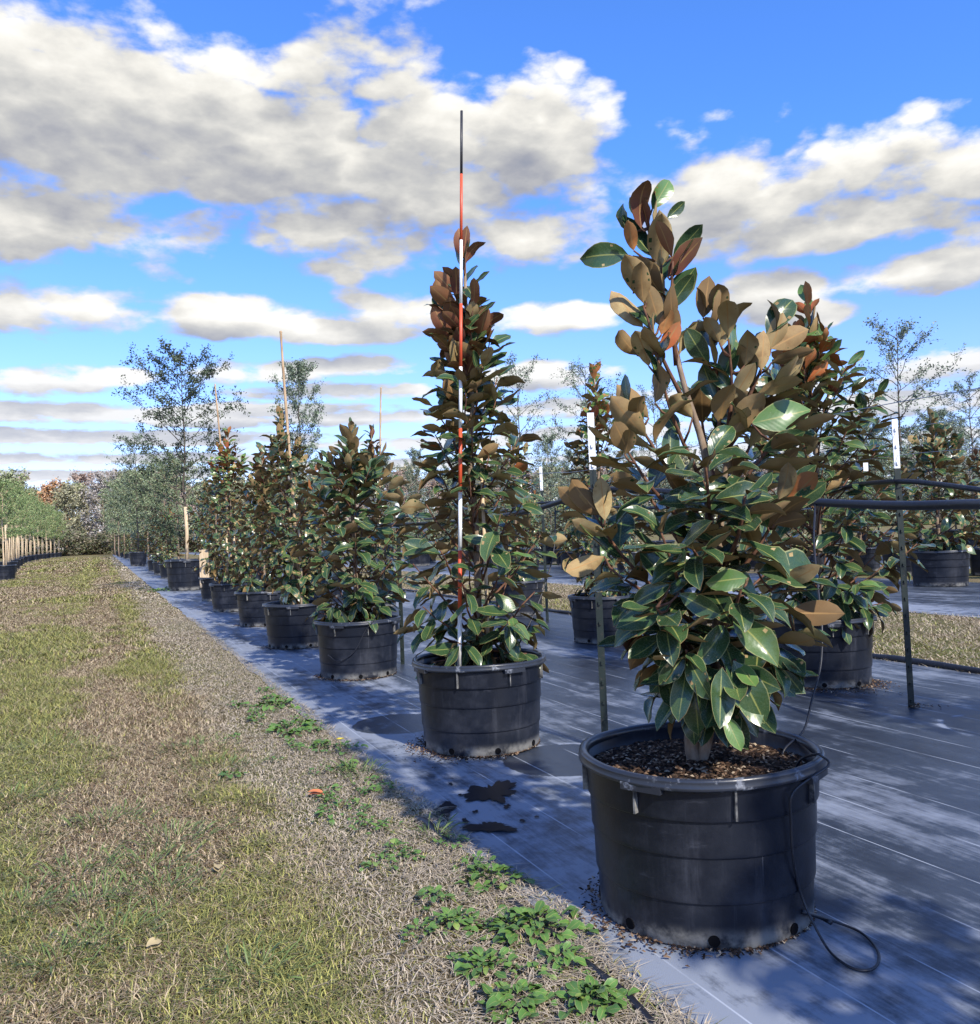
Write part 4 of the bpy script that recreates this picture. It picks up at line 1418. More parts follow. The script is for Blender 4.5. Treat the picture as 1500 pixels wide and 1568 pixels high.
# undergrowth at the foot of the wood
ug = oak_proto(400, 3.0, 0.02, 2.6, 2600, 0.30, [(0.10, 0.12, 0.06), (0.16, 0.16, 0.09), (0.20, 0.17, 0.12)], 0.05, 0.2, 20)
for k in range(84):
    px = -80 + k * 20 + wr.uniform(-8, 8)
    y = wr.uniform(138, 148)
    if 95 < px < 190:
        y = wr.uniform(150, 160)
    q = at_y(px, 830, y)
    s = wr.uniform(0.8, 1.5)
    place_tree('undergrowth_bush', ug, (q.x, q.y, -0.1), wr.random() * 6, (s * 1.5, s * 1.5, s), 'dark scrubby bush at the foot of the far wood', 'bush', 'bushes at the foot of the far wood')

# ------------------------------------------------------------------ red and white pole
pb = at_y(703.5, 1031, P2.y - 0.22)
ptp = at_y(706.5, 170, P2.y - 0.22)
pole = thing('banded_pole', 'tall red and white banded measuring pole with top coloured dark as if backlit', 'pole', pb)
dv = ptp - pb
bands = [(1031, 1022, m_red), (1022, 935, m_white), (935, 845, m_red), (845, 756, m_white), (756, 659, m_red), (659, 565, m_white), (565, 468, m_red), (468, 370, m_white), (370, 268, m_red), (268, 170, m_backlit)]
for (a, b, mm) in bands:
    fa, fb = (1031 - a) / 861, (1031 - b) / 861
    rad0 = 0.0125 - 0.0050 * fa
    V, Fc = tube([dv * fa, dv * fb], [rad0, rad0 - 0.0004], 10)
    obj('band', mesh('band', V, Fc, mm), pole)


# canes
def cane(p0, p1, rad, label, mtl=m_cane):
    p0, p1 = Vector(p0), Vector(p1)
    pts, rr = [], []
    n = 8
    for i in range(n):
        for (dt, k) in ((0.0, 1.0), (0.92, 0.97), (0.96, 1.18), (1.0, 0.98)):
            if dt == 0.0 and i > 0:
                continue
            t = (i + dt) / n
            q = p0.lerp(p1, t)
            q.x += 0.01 * math.sin(t * 5)
            pts.append(q - p0)
            rr.append(rad * k * (1 - 0.35 * t))
    V, Fc = tube(pts, rr, 7)
    o = obj('bamboo_cane', mesh('bamboo_cane', V, Fc, mtl), None, p0)
    return tag(o, label, 'cane')


q = soil(ROW1[3][0])
cane(q + Vector((0.03, -0.06, -0.05)), at_y(431, 507, q.y - 0.06), 0.022, 'tallest thin bamboo cane rising above the olive-brown magnolia')
q = soil(ROW1[5][0])
cane(q + Vector((0.03, -0.06, -0.05)), at_y(330, 588, q.y - 0.06), 0.022, 'thin cane rising from the rust-red magnolia beside the oak')
q = soil(Q[3])
cane(q + Vector((0.03, -0.06, -0.05)), at_y(584, 593, q.y - 0.06), 0.022, 'thin cane above the small dark-red magnolia beyond the pipe')
q = soil(P2)
V, Fc = tube([(0, 0, -0.05), (0.004, 0, 0.5), (0, 0.004, 1.25)], [0.012, 0.011, 0.010], 7)
tag(obj('wooden_stake', mesh('wooden_stake', V, Fc, m_wood), None, q + Vector((0.055, -0.03, 0))), 'short pale stake tight against the slender magnolia trunk', 'stake')
q = soil(ROW1[3][0])
for dx in (-0.03, 0.06):
    V, Fc = tube([(0, 0, -0.05), (0.01, 0, 0.4), (0.0, 0.004, 0.9)], [0.016, 0.016, 0.015], 7)
    tag(obj('wooden_stake', mesh('wooden_stake', V, Fc, m_wood), None, q + Vector((dx, -0.10, 0))), 'pale stake at the foot of the olive-brown magnolia', 'stake', 'stakes of the caned magnolia')
q = soil(ROW1[5][0])
for dx in (-0.04, 0.09):
    V, Fc = tube([(0, 0, -0.05), (0.01, 0, 0.5), (0.0, 0.004, 1.0)], [0.02, 0.02, 0.018], 7)
    tag(obj('wooden_stake', mesh('wooden_stake', V, Fc, m_wood), None, q + Vector((dx, -0.14, 0))), 'pale stake at the foot of the rust-red magnolia', 'stake', 'stakes of the rust-red magnolia')
q = soil(ROW1[6][0])
V, Fc = [], []
box(0, 0, 0.35, 0.20, 0.05, 0.8, V, Fc)
for v in V:
    if v.z > 0:
        v.x *= 0.93
tag(obj('wooden_board', mesh('wooden_board', V, Fc, m_wood, smooth=False), None, q + Vector((-0.20, -0.22, -0.1))), 'short flat pale board standing in a pot beside the potted oak', 'board')
q = soil(O1, 1.62)
V, Fc = tube([(0, 0, -0.1), (0.02, 0, 0.8), (0.0, 0.0, 1.5)], [0.05, 0.048, 0.046], 8)
tag(obj('wooden_stake', mesh('wooden_stake', V, Fc, m_wood), None, q + Vector((0.05, -0.12, 0))), 'thick pale stake at the foot of the tall dark oak', 'stake')


# ------------------------------------------------------------------ posts, wires, pipes
def tpost(base, h, label, lean=(0.0, 0.0), tip=0.32):
    base = Vector(base)
    root = thing('steel_post', label, 'post', base)
    prof = [(-0.019, 0.0), (-0.019, -0.006), (0.019, -0.006), (0.019, 0.0), (0.004, 0.002), (0.004, 0.034), (-0.004, 0.034), (-0.004, 0.002)]

    def ext(z0, z1):
        V, Fc = [], []
        n = len(prof)
        for z in (z0, z1):
            for (x, y) in prof:
                V.append((x + lean[0] * z, y + lean[1] * z, z))
        Fc = [(i, (i + 1) % n, n + (i + 1) % n, n + i) for i in range(n)] + [tuple(range(n))[::-1], tuple(range(n, 2 * n))]
        return V, Fc
    V, Fc = ext(-0.02, h - tip)
    obj('shaft', mesh('shaft', V, Fc, m_post, smooth=False), root)
    V, Fc = ext(h - tip, h)
    obj('tip', mesh('tip', V, Fc, m_posttip, smooth=False), root)
    for k in range(int(h / 0.055)):
        z = 0.05 + k * 0.055
        V, Fc = [], []
        box(lean[0] * z, -0.011 + lean[1] * z, z, 0.012, 0.012, 0.018, V, Fc)
        if k % 2 == 0:
            obj('stud', mesh('stud', V, Fc, m_post if z < h - tip else m_posttip, smooth=False), root)
    return root


pA = at_z(927, 1150)
pB = at_z(1395, 1085)
pC = at_z(838, 953)
tpost(pA, h_of(908, 632, pA.y), 'green steel post with white tip just behind the widest magnolia', (-0.006, 0))
tpost(pB, h_of(1373, 642, pB.y), 'green steel post with white tip standing near the tan grass alley', (-0.012, 0))
tpost(pC, h_of(823, 715, pC.y), 'thin dark post between the slender magnolia and the tan alley', (-0.006, 0))
pD = pA + ROWD * 3.9
pD = Vector((at_y(609, 800, pD.y).x, pD.y, 0))
tpost(pD, h_of(608, 746, pD.y), 'white-tipped post half hidden behind the bushy rounded magnolia')
pE = pB + ROWD * 12.5
tpost(pE, 1.9, 'distant white-tipped post beyond the small dark-red magnolia')


def strand(pts, rad, name, label, cat, mtl, k=8, n=6):
    P = smooth_path(pts, k)
    V, Fc = tube(P, rad, n)
    return tag(obj(name, mesh(name, V, Fc, mtl)), label, cat)


# pipe along the lane-side posts
yA = pA.y - 0.03
pipe1 = [at_y(1760, 775, 1.9), at_y(1500, 772, 2.75), at_y(1380, 774, 3.15), at_y(1250, 769, 3.65), at_y(1100, 758, 4.2), at_y(915, 750, yA), at_y(870, 764, 5.3), at_y(797, 785, 6.05), at_y(690, 800, 7.2), at_y(610, 803, pD.y - 0.03), at_y(560, 806, 9.6), at_y(500, 812, 11.5), at_y(440, 815, 14)]
strand(pipe1, 0.0165, 'irrigation_pipe', 'thick black poly pipe slung past the widest magnolia', 'pipe', m_pipe, 8, 10)
yB = pB.y - 0.03
pipe2 = [at_y(1620, 765, 4.3), at_y(1500, 750, 4.9), at_y(1430, 741, 5.4), at_y(1376, 737, yB), at_y(1310, 743, 6.4), at_y(1250, 757, 7.0), at_y(1150, 770, 8.2), at_y(1000, 778, 9.8), at_y(900, 775, 11.2), at_y(828, 770, pC.y - 0.03), at_y(740, 788, 14.5), at_y(650, 795, 17)]
strand(pipe2, 0.0165, 'irrigation_pipe', 'black poly pipe arching over the post by the tan alley', 'pipe', m_pipe, 8, 10)
for nm, pts, lab in (
    ('a', [at_y(1560, 630, 4.6), at_y(1500, 638, 5.0), at_y(1374, 657, pB.y - 0.02), at_y(1200, 682, 7.1), at_y(1000, 707, 9.5), at_y(825, 727, pC.y - 0.02), at_y(700, 745, 16)], 'upper steel wire strung along the posts by the alley'),
    ('b', [at_y(1560, 678, 4.6), at_y(1500, 686, 5.0), at_y(1376, 697, pB.y - 0.02), at_y(1200, 720, 7.1), at_y(1000, 735, 9.5), at_y(826, 745, pC.y - 0.02), at_y(700, 760, 16)], 'lower steel wire strung along the posts by the alley'),
    ('c', [at_y(1700, 560, 2.1), at_y(1250, 640, 3.7), at_y(910, 718, pA.y - 0.02), at_y(800, 728, 6.0), at_y(609, 757, pD.y - 0.02), at_y(520, 775, 11)], 'steel wire strung along the lane-side posts'),
):
    strand(pts, 0.0017, 'steel_wire', lab, 'wire', m_wire, 6, 5)
# ties on the posts
for (b_, z_, lab) in ((pB, h_of(1376, 737, yB), 'black tie holding the arching pipe to the alley post'), (pA, h_of(915, 750, yA), 'black tie holding the pipe to the lane-side post')):
    pts = [Vector((b_.x + 0.034 * math.cos(a) - 0.01, b_.y - 0.008 + 0.045 * math.sin(a), z_ + 0.006 * math.sin(2 * a))) for a in [i * 2 * math.pi / 12 for i in range(13)]] + [Vector((b_.x + 0.06, b_.y - 0.05, z_ + 0.05))]
    strand(pts, 0.004, 'pipe_tie', lab, 'tie', m_pipe, 3, 5)

# drip tubes
ground = lambda px, py, z=0.018: at_z(px, py, z)
d1 = [at_y(1248, 772, 3.64), at_y(1246, 830, 3.45), at_y(1252, 900, 3.3), at_y(1258, 960, 3.2), at_y(1256, 1020, 3.15), at_y(1243, 1070, 3.10), at_y(1230, 1118, 3.02), P1 + Vector((0.30, 0.06, 0.47)), P1 + Vector((0.285, 0.05, 0.425))]
strand(d1, 0.0042, 'drip_tube', 'thin black drip tube dropping from the pipe into the nearest big pot', 'tube', m_pipe, 6, 6)
ang0 = None


def on_pot(px, py, off=0.006):
    """the point of the first pot's wall seen at this pixel"""
    d = ray(px, py)
    # intersect the cone approximately: iterate the radius with height
    Rr = 0.36
    for _ in range(6):
        ox, oy = CAMP.x - P1.x, CAMP.y - P1.y
        a = d.x ** 2 + d.y ** 2
        b = 2 * (ox * d.x + oy * d.y)
        c = ox * ox + oy * oy - (Rr + off) ** 2
        disc = max(0.0, b * b - 4 * a * c)
        tt = (-b - math.sqrt(disc)) / (2 * a)
        pnt = CAMP + d * tt
        z = pnt.z - P1.z
        Rr = 0.334 + (0.372 - 0.334) * max(0, min(1, z / 0.47)) if z < 0.45 else 0.392
    return pnt


e_pot = on_pot(1228, 1396, 0.0)
d2 = [P1 + Vector((0.262, -0.12, 0.425)), P1 + Vector((0.278, -0.155, 0.49)), P1 + Vector((0.304, -0.216, 0.521)), P1 + Vector((0.318, -0.226, 0.518)), P1 + Vector((0.331, -0.236, 0.490)), on_pot(1215, 1212, 0.012), on_pot(1211, 1260, 0.008), on_pot(1215, 1320, 0.008), on_pot(1228, 1375, 0.010),
      ground(1262, 1445, 0.03), ground(1290, 1474), ground(1320, 1486), ground(1342, 1478), ground(1343, 1455), ground(1318, 1428), ground(1275, 1410, 0.03), e_pot]
strand(d2, 0.0040, 'drip_tube', 'thin black drip tube hanging down the nearest pot and looping on the cloth', 'tube', m_pipe, 8, 6)
V, Fc = tube(smooth_path([ground(1272, 1413, 0.030), ground(1255, 1404, 0.036), e_pot], 4), 0.0068, 8)
tag(obj('tube_connector', mesh('tube_connector', V, Fc, m_pipe)), 'thicker black connector where the looped tube meets the pot', 'connector')
yy = P2.y
d3 = [at_y(850, 778, 5.5), at_y(848, 840, 5.35), at_y(836, 890, 5.25), at_y(815, 945, 5.15), at_y(795, 985, 5.1), at_y(785, 1012, 5.1)]
strand(d3, 0.0042, 'drip_tube', 'thin black drip tube slanting down into the banded-pole pot', 'tube', m_pipe, 6, 6)
d4 = [at_y(600, 803, pD.y - .03), at_y(588, 880, 8.0), at_y(580, 930, P3.y), P3 + Vector((0.2, -0.34, 0.52)), P3 + Vector((0.12, -0.37, 0.42)), P3 + Vector((0.02, -0.37, 0.25)), P3 + Vector((-0.12, -0.345, 0.17)), P3 + Vector((-0.22, -0.29, 0.22))]
strand(d4, 0.0042, 'drip_tube', 'thin black drip tube sagging across the pot of the bushy magnolia', 'tube', m_pipe, 6, 6)

# ------------------------------------------------------------------ wet patches, debris, weeds
def blob(name, cx, cy, rx, ry, seed, label, cat, mtl, z=0.0165):
    c = at_z(cx, cy)
    r = random.Random(seed)
    n = 56
    ph = [r.random() * 6 for _ in range(6)]
    V = [Vector((0, 0, 0))]
    ex = at_z(cx + rx, cy)
    ey = at_z(cx, cy - ry)
    ux, uy = ex - c, ey - c
    for k in range(n):
        a = 2 * math.pi * k / n
        rr = 1 + sum(0.5 / (j + 1.5) * math.sin((j + 2) * a + ph[j]) * 0.75 for j in range(6)) + r.uniform(-.22, .22)
        V.append(ux * math.cos(a) * rr + uy * math.sin(a) * rr)
    Fc = [(0, 1 + k, 1 + (k + 1) % n) for k in range(n)]
    o = obj(name, mesh(name, V, Fc, mtl), None, (c.x, c.y, z))
    if o.data.polygons[0].normal.z < 0:
        o.data.flip_normals()
    return tag(o, label, cat, kind='structure')


blob('wet_patch', 752, 1217, 34, 15, 1, 'black wet patch on the cloth in front of the banded-pole pot', 'wet patch', m_puddle)
blob('wet_patch', 680, 1246, 15, 12, 2, 'small black wet patch near the straw edge of the cloth', 'wet patch', m_puddle)
blob('wet_patch', 748, 1272, 30, 8, 3, 'narrow black wet streak on the cloth', 'wet patch', m_puddle)
for k, (x, y, a) in enumerate(((712, 1262, 5), (800, 1262, 4), (690, 1205, 3), (822, 1256, 3), (728, 1248, 4), (776, 1240, 5), (705, 1222, 3))):
    blob('wet_patch', x, y, a, a * .6, 10 + k, 'tiny black wet spot on the cloth by the wet patches', 'wet patch', m_puddle)['group'] = 'wet spots'


def litter_ring(q, n, seed, rin, rout, bias, label):
    def sp(rs, m, a):
        w = np.clip(0.10 + 0.90 * np.cos(a - bias), 0.02, 1)
        return rin + (rout - rin) * np.abs(rs.normal(0, 0.45, m)) * w
    me = chips_mesh(n, 1, 0.010, seed, sp, (0.005, 0.022), 'leaf_litter')
    return tag(obj('leaf_litter', me, None, (q.x, q.y, 0.006)), label, 'litter', kind='stuff')


litter_ring(P1, 900, 1, 0.33, 0.46, math.radians(200), 'dark leaf litter around the foot of the nearest pot')
litter_ring(P2, 1400, 2, 0.33, 0.52, math.radians(215), 'dark leaf litter around the foot of the banded-pole pot')
litter_ring(P3, 800, 3, 0.33, 0.45, math.radians(240), 'dark leaf litter around the foot of the bushy magnolia pot')
litter_ring(Q[0], 1400, 4, 0.33, 0.60, math.radians(-80), 'dark leaf litter around the weathered grey pot')
litter_ring(pB, 260, 5, 0.01, 0.22, math.radians(0), 'dirt and bits around the foot of the alley post')
litter_ring(ROW1[3][0], 500, 6, 0.35, 0.5, math.radians(230), 'dark leaf litter around the pot of the caned magnolia')
litter_ring(ROW1[4][0], 500, 7, 0.37, 0.6, math.radians(230), 'dark leaf litter around the wide pot beyond the cane')


# ------------------------------------------------------------------ grass
def in_cloth(X, Y, pad=0.0):
    """distance across from left cloth edge"""
    dx, dy = X - E_START.x, Y - E_START.y
    return dx * ROWN.x + dy * ROWN.y, dx * ROWD.x + dy * ROWD.y


def blades(X, Y, hgt, wid, seed, greenness, flat=0.5, pale=None, z=0.0, seg=2, fol=1.0):
    n = len(X)
    rs = np.random.RandomState(seed)
    th = rs.rand(n) * 2 * math.pi
    hh = hgt * rs.uniform(0.5, 1.3, n)
    ln = hh * rs.uniform(0.2, 1.4, n) * flat * 2
    dx, dy = np.cos(th), np.sin(th)
    sx, sy = -dy * wid * 0.5, dx * wid * 0.5
    ws = rs.uniform(0.6, 1.3, n)
    sx, sy = sx * ws, sy * ws
    b = np.stack([X, Y, np.full(n, z)], 1)
    sd_ = np.stack([sx, sy, 0 * sx], 1)
    mid = b + np.stack([dx * ln * 0.38, dy * ln * 0.38, hh * 0.62], 1)
    tip = b + np.stack([dx * ln, dy * ln, hh * rs.uniform(0.55, 1.0, n)], 1)
    if seg == 2:
        Vv = np.stack([b - sd_, b + sd_, mid + sd_ * 0.8, mid - sd_ * 0.8, tip], 1).reshape(-1, 3)
        base = (np.arange(n) * 5)[:, None]
        T = np.concatenate([base + np.array([[0, 1, 2]]), base + np.array([[0, 2, 3]]), base + np.array([[3, 2, 4]])], 0)
        k = 5
    else:
        Vv = np.stack([b - sd_, b + sd_, tip], 1).reshape(-1, 3)
        T = (np.arange(n) * 3)[:, None] + np.array([[0, 1, 2]])
        k = 3
    g_ = np.clip(greenness + rs.normal(0, 0.16, n), 0, 1)[:, None]
    straw = np.array([[0.47, 0.37, 0.23]]) * rs.uniform(0.45, 1.25, n)[:, None]
    brown = np.array([[0.17, 0.115, 0.065]]) * rs.uniform(0.6, 1.3, n)[:, None]
    dry = np.where(rs.rand(n)[:, None] < 0.42, brown, straw)
    gr = np.array([[0.135, 0.15, 0.045]]) * rs.uniform(0.55, 1.35, n)[:, None]
    gr2 = np.array([[0.36, 0.34, 0.10]]) * rs.uniform(0.6, 1.2, n)[:, None]
    gr = np.where(rs.rand(n)[:, None] < 0.5, gr, gr2)
    if pale is not None:
        dry = dry * (1 - pale[:, None]) + np.array([[0.50, 0.42, 0.31]]) * rs.uniform(0.35, 1.2, n)[:, None] * pale[:, None]
    isg = rs.rand(n)[:, None] < g_
    col = np.where(isg, gr, dry)
    return Vv, T, np.repeat(col, k, 0)


STRIPS = []                                          # wheel tracks of the lane: greener and drier strips
for (px_, py_, wd_, am_) in ((95, 960, 0.45, 0.16), (225, 1010, 0.30, 0.10), (160, 990, 0.35, -0.12), (0, 900, 0.6, 0.10)):
    STRIPS.append((row_coord(at_z(px_, py_))[1], wd_, am_))


def greenness(X, Y):
    a = fbm(X * 0.9 + 0.30 * Y + 3, Y * 0.33 + 8, 4)
    b = fbm(X * 2.6 + 31, Y * 2.1 + 12, 3)
    g_ = 0.62 * a + 0.38 * b
    w_, _a = in_cloth(X, Y)
    for (c_, wd_, am_) in STRIPS:
        g_ = g_ + am_ * np.exp(-((w_ + 0.25 * (fbm(Y * 0.5, X * 0 + c_, 2) - 0.5) - c_) / wd_) ** 2)
    return np.clip((g_ - 0.50) * 5.2 + 0.18, 0.02, 0.85)


def lawn(n, y0, y1, xfun, seed, hgt, wid, seg, name_parts):
    rs = np.random.RandomState(seed)
    Y = y0 + (y1 - y0) * rs.rand(n)
    lo, hi = xfun(Y)
    X = lo + (hi - lo) * rs.rand(n)
    w, a = in_cloth(X, Y)
    keep = (w < 0.02) & (w > -8.4)
    X, Y, w = X[keep], Y[keep], w[keep]
    dist = -w
    patch = fbm(X * 1.7 + 50, Y * 1.7, 3)
    stripw = 0.55 + 0.5 * (patch - 0.5)
    pale = np.clip(1 - (dist - stripw) / 0.25, 0, 1)
    # thin out on the bare strip
    kp = rs.rand(len(X)) < (1 - 0.35 * pale)
    X, Y, pale, dist = X[kp], Y[kp], pale[kp], dist[kp]
    gv = greenness(X, Y)
    gv = np.clip(gv * (1 - 0.85 * pale), 0.0, 1)
    hv = hgt * (0.7 + 0.6 * gv) * (1 - 0.45 * pale) * (0.8 + 0.5 * fbm(X * 3, Y * 3, 2))
    return blades(X, Y, hv, wid, seed + 1, gv, flat=0.95, pale=pale, seg=seg)


def merge(parts):
    Vv, T, Cc, off = [], [], [], 0
    for (v, t_, c) in parts:
        Vv.append(v)
        T.append(t_ + off)
        Cc.append(c)
        off += len(v)
    return np.concatenate(Vv), np.concatenate(T), np.concatenate(Cc)


edge_x = lambda Y: E_START.x + (Y - E_START.y) * (ROWD.x / ROWD.y)
xf = lambda Y: (-0.66 * Y - 0.25, np.minimum(edge_x(Y) + 0.02, 0.62 * Y))
parts = [lawn(75000, 1.55, 3.2, xf, 1, 0.032, 0.0032, 2, 0), lawn(95000, 3.2, 5.5, xf, 2, 0.034, 0.0042, 2, 0), lawn(100000, 5.5, 9.5, xf, 3, 0.036, 0.0065, 1, 0),
         lawn(110000, 9.5, 20, xf, 4, 0.045, 0.012, 1, 0), lawn(90000, 20, 45, lambda Y: (-0.66 * Y, edge_x(Y)), 5, 0.06, 0.03, 1, 0),
         lawn(60000, 45, 110, lambda Y: (-0.66 * Y, edge_x(Y)), 6, 0.10, 0.09, 1, 0)]
Vv, T, Cc = merge(parts)
tag(obj('grass', np_mesh('grass', Vv, T, m_grass, Cc)), 'short dormant tan and green grass of the mown lane', 'grass', kind='stuff')

# straw lying along the cloth's left edge
rs = np.random.RandomState(21)
n = 26000
Yy = 1.7 + 13 * rs.rand(n) ** 1.6
off = np.abs(rs.normal(0.0, 0.28, n)) - 0.05
nn_ = fbm(Yy * 2.2, Yy * 0 + 4.4, 3)
off = off - 0.10 * (nn_ - 0.45)
Xx = edge_x(Yy) - off / ROWN.x
gv = np.full(n, 0.03)
sv, stt, sc_ = blades(Xx, Yy, np.full(n, 0.012), 0.0035, 22, gv, flat=3.2, pale=np.full(n, 0.9), z=0.012, seg=2)
tag(obj('straw', np_mesh('straw', sv, stt, m_grass, sc_)), 'pale dead straw lying along the edge of the cloth', 'straw', kind='stuff')

# grass in the alley between the beds
rs = np.random.RandomState(31)
n = 120000
al = 1.0 + 34 * rs.rand(n) ** 1.4
ac = 4.86 + 3.55 * rs.rand(n)
X = E_START.x + ROWD.x * al + ROWN.x * ac
Y = E_START.y + ROWD.y * al + ROWN.y * ac
gv = greenness(X * 0.9 + 40, Y)
eg = np.clip(1 - np.minimum(ac - 4.86, 8.41 - ac) / 0.35, 0, 1)
strip = np.exp(-((ac - 6.0) / 0.35) ** 2)
gv = np.clip(gv * 0.55 + 0.35 * strip, 0, 0.9) * (1 - 0.8 * eg)
av, att, acol = blades(X, Y, 0.04 * (0.8 + 0.5 * gv), 0.010, 33, gv, flat=0.9, pale=0.5 + 0.5 * eg, seg=1)
tag(obj('grass', np_mesh('grass', av, att, m_grass, acol)), 'tan grass of the alley between the two cloth beds', 'grass', kind='stuff')

# rolled black edge of the cloth
def edge_tube(a0, a1, b, rad, label, seed, z=0.012):
    r = random.Random(seed)
    pts = []
    n = max(4, int((a1 - a0) / 0.22))
    for i in range(n + 1):
        a = a0 + (a1 - a0) * i / n
        pts.append(from_row(a, b + r.uniform(-.012, .012), z + r.uniform(-.006, .006)))
    return strand(pts, rad, 'edging_pipe', label, 'pipe', m_pipe, 3, 7)


a_, b_ = row_coord(at_z(640, 1256))
a2_, b2_ = row_coord(at_z(694, 1300))
edge_tube(a2_ + 0.02, a_, (b_ + b2_) / 2, 0.017, 'short length of black pipe in the straw near the wet patches', 1)
a3_, b3_ = row_coord(at_z(745, 1352))
a4_, b4_ = row_coord(at_z(1010, 1580))
edge_tube(a4_ - 0.3, a3_, 0.5 * (b3_ + b4_), 0.016, 'half-buried black pipe along the weedy edge of the cloth', 2, 0.008)
edge_tube(1.5, 22, 4.93, 0.032, 'rolled black cloth edge along the tan grass alley', 3, 0.02)

# ------------------------------------------------------------------ weeds
m_weed = leaf_top('weed_leaf', (0.05, 0.13, 0.025), (0.085, 0.20, 0.035), (0.22, 0.30, 0.07), 0.45)
weed_leaves = []
for k in range(6):
    r = random.Random(500 + k)
    weed_leaves.append(leaf_mesh('leaf', 1.0, r.uniform(0.42, 0.75), r.uniform(0.3, 1.3), r.uniform(0.1, 0.4), 0.3, r.uniform(-.4, .4), m_weed, m_weed, 5, (-1, 0, 1)))
m_tuft = leaf_top('tuft_blade', (0.07, 0.12, 0.03), (0.11, 0.17, 0.04), (0.20, 0.24, 0.07), 0.5)
grass_leaves = []
for k in range(4):
    r = random.Random(520 + k)
    grass_leaves.append(leaf_mesh('leaf', 1.0, r.uniform(0.035, 0.06), r.uniform(0.5, 1.3), 0.2, 0.05, 0.3, m_tuft, m_tuft, 5, (-1, 0, 1)))


def weed(px, py, spread_px, n, Ls, label, seed, kind='broad', group=None):
    if kind == 'broad':
        n, Ls, spread_px = int(n * 1.6), Ls * 0.72, spread_px * 1.15
    q = at_z(px, py)
    r = random.Random(seed)
    root = thing('weed_plant' if kind == 'broad' else 'grass_tuft', label, 'weed' if kind == 'broad' else 'grass tuft', (q.x, q.y, 0.004), group)
    R = spread_px * q.y / F_PX
    for k in range(n):
        a = k * GOLD + r.random() * 0.6
        rr = R * math.sqrt(r.random()) * r.choice([0.6, 0.8, 1.1])
        pos = Vector((math.cos(a) * rr, math.sin(a) * rr * 1.0, r.uniform(0.0, 0.02) + 0.03 * (1 - rr / max(R, 1e-4)) * (kind == 'broad')))
        e = r.uniform(0.1, 0.8) if kind == 'broad' else r.uniform(0.5, 1.2)
        aa = a + r.uniform(-.8, .8)
        ax = Vector((math.cos(aa) * math.cos(e), math.sin(aa) * math.cos(e), math.sin(e)))
        o = obj('leaf', r.choice(weed_leaves if kind == 'broad' else grass_leaves), root)
        o.matrix_local = leaf_matrix(pos, ax, UP + Vector((r.uniform(-.4, .4), r.uniform(-.4, .4), 0)), Ls * r.uniform(0.4, 1.5))
    return root


weed(818, 1430, 62, 60, 0.055, 'largest patch of broad bright green weeds against the cloth edge', 1)
weed(752, 1352, 42, 40, 0.055, 'grey-green leafy weed clump touching the cloth beside the short pipe', 2)
weed(552, 1190, 42, 70, 0.09, 'bright green grass tuft at the edge of the cloth left of the banded-pole pot', 3, 'tuft')
weed(520, 1152, 30, 26, 0.05, 'low weed with a yellow flower near the bright green tuft', 4)
weed(445, 1120, 42, 60, 0.07, 'spreading green weed patch where lawn meets the cloth', 5)
weed(420, 1085, 30, 34, 0.07, 'small green weed patch just up the lane from the spreading one', 15)
weed(525, 1248, 45, 40, 0.045, 'flat green weeds below the orange fallen leaf', 6)
weed(565, 1270, 28, 22, 0.04, 'small green weed beside the flat weeds', 7)
weed(665, 1285, 22, 40, 0.08, 'thin green grass tuft growing beside the short pipe', 8, 'tuft')
weed(585, 1330, 25, 18, 0.04, 'tiny weed alone in the pale straw', 9)
weed(665, 1385, 25, 20, 0.042, 'small weed in bare soil left of the big weed patch', 10)
weed(745, 1490, 35, 36, 0.045, 'low pale green weeds below the big patch', 11)
weed(790, 1545, 40, 44, 0.05, 'leafy green weed in the straw below the pale weeds', 12)
weed(915, 1545, 45, 48, 0.05, 'bright weed at the cloth corner below the nearest pot', 13)
weed(860, 1480, 36, 34, 0.045, 'green weed spilling over the half-buried pipe', 14)
weed(248, 905, 16, 40, 0.16, 'green weed clump at the foot of the very large oak tub', 16)
weed(700, 1420, 30, 22, 0.04, 'sparse small weeds left of the largest weed patch', 17)
weed(640, 1440, 22, 14, 0.035, 'few tiny weeds in the brown soil', 18)
for k, (x, y) in enumerate(((140, 1390), (230, 1330), (90, 1480), (270, 1290), (180, 1440), (20, 1230), (60, 1150), (330, 1180), (30, 1400), (250, 1370), (120, 1340), (390, 1500), (300, 1150), (160, 1265))):
    weed(x, y, 75, 150, 0.062, 'greener grass tuft in the mown lane', 600 + k, 'tuft', 'green tufts in the lane')
wrnd = random.Random(808)
for k in range(60):
    aa_ = wrnd.uniform(2.2, 9.5)
    q = from_row(aa_, -abs(wrnd.gauss(0.05, 0.28)) - 0.03)
    dpt = max(1.5, q.y)
    d_ = Vector((q.x, q.y, -H))
    pxx = 750 + F_PX * d_.dot(_r) / d_.dot(_f)
    pyy = 784 - F_PX * d_.dot(_u) / d_.dot(_f)
    weed(pxx, pyy, wrnd.uniform(14, 34) * 2.6 / dpt, wrnd.randint(8, 22), wrnd.uniform(0.03, 0.055), 'small green weed seedling in the straw along the cloth edge', 900 + k, 'broad' if wrnd.random() < 0.7 else 'tuft', 'weed seedlings along the cloth edge')
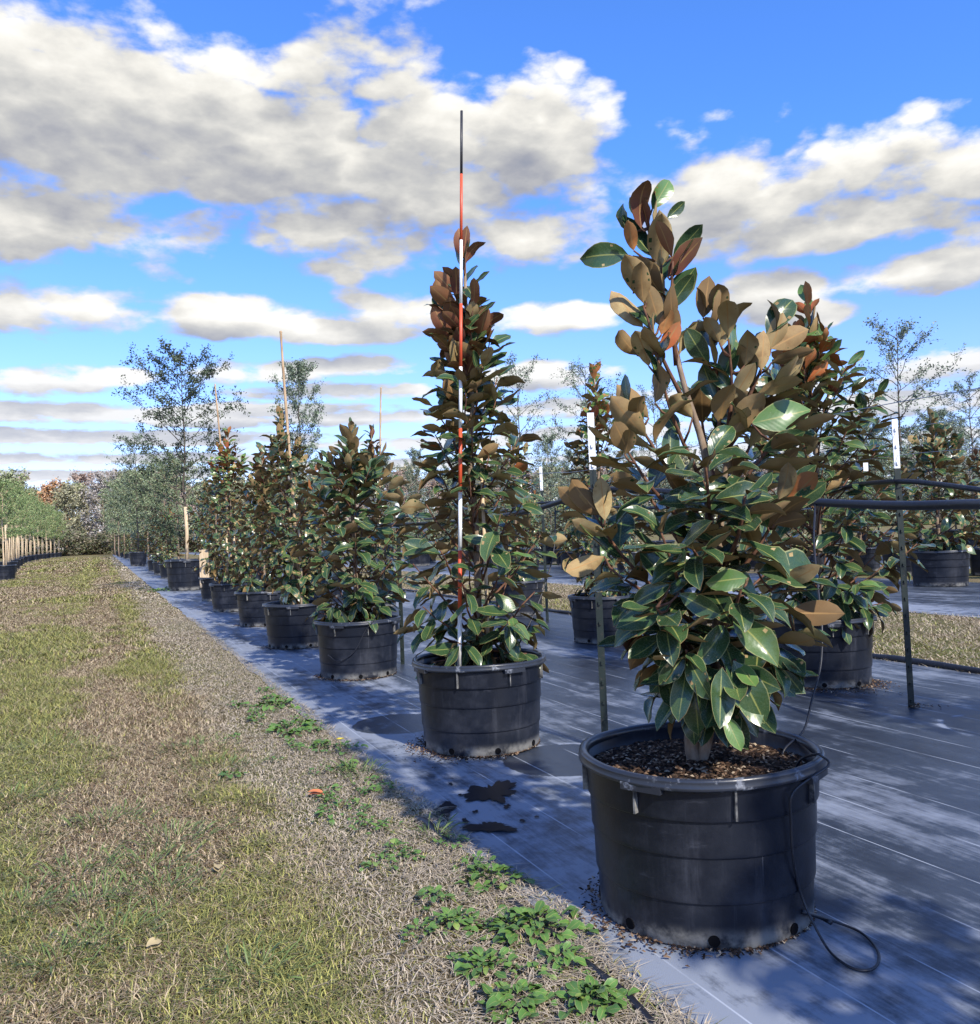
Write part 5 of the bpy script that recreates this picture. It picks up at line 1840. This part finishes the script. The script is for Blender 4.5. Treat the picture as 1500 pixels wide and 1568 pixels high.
# bits on the ground
m_orange, _, _ = mat('fallen_leaf_orange', (0.50, 0.16, 0.06), 0.7)
m_pale, _, _ = mat('fallen_leaf_pale', (0.42, 0.33, 0.17), 0.7)
m_yellow, _, _ = mat('flower_yellow', (0.80, 0.62, 0.04), 0.6)
lf_o = leaf_mesh('fallen_leaf', 0.075, 0.03, 0.5, 0.3, 0.1, 0.3, m_orange, m_orange, 6, (-1, 0, 1))
lf_p = leaf_mesh('fallen_leaf', 0.055, 0.035, 0.4, 0.3, 0.15, 0.3, m_pale, m_pale, 6, (-1, 0, 1))
for (x, y, me, lab, a) in ((472, 1224, lf_o, 'orange-brown fallen leaf in the straw beside the tuft', 0.1), (225, 1468, lf_p, 'pale yellow fallen leaf on the dormant lawn', 1.1), (335, 1345, lf_p, 'small tan fallen leaf on the lawn near green tufts', 2.0)):
    q = at_z(x, y)
    o = obj('fallen_leaf', me, None, (q.x, q.y, 0.03))
    o.rotation_euler = (0.1, -0.15, a)
    tag(o, lab, 'leaf')
q = at_z(521, 1152)
V, Fc = tube([(0, 0, 0), (0.004, 0, 0.045), (0.002, 0, 0.075)], [0.002, 0.002, 0.002], 5)
fl = thing('flower', 'single yellow flower above the low weed', 'flower', (q.x, q.y, 0.0))
obj('stem', mesh('stem', V, Fc, m_weed), fl)
for k in range(10):
    a = k * 2 * math.pi / 10
    V = [Vector((0.002, 0, 0.075)), Vector((0.002 + 0.018 * math.cos(a - .25), 0.018 * math.sin(a - .25), 0.082)), Vector((0.002 + 0.024 * math.cos(a), 0.024 * math.sin(a), 0.080)), Vector((0.002 + 0.018 * math.cos(a + .25), 0.018 * math.sin(a + .25), 0.082))]
    obj('petal', mesh('petal', V, [(0, 1, 2, 3)], m_yellow), fl)
# plant tags
for (x, y, d, lab) in ((1325, 715, 6.3, 'small white plant tag hanging on the magnolia by the alley'),):
    c = at_y(x, y, d)
    V, Fc = [], []
    box(0, 0, 0, 0.034, 0.003, 0.06, V, Fc)
    tag(obj('plant_tag', mesh('plant_tag', V, Fc, m_label, smooth=False), None, c), lab, 'tag')
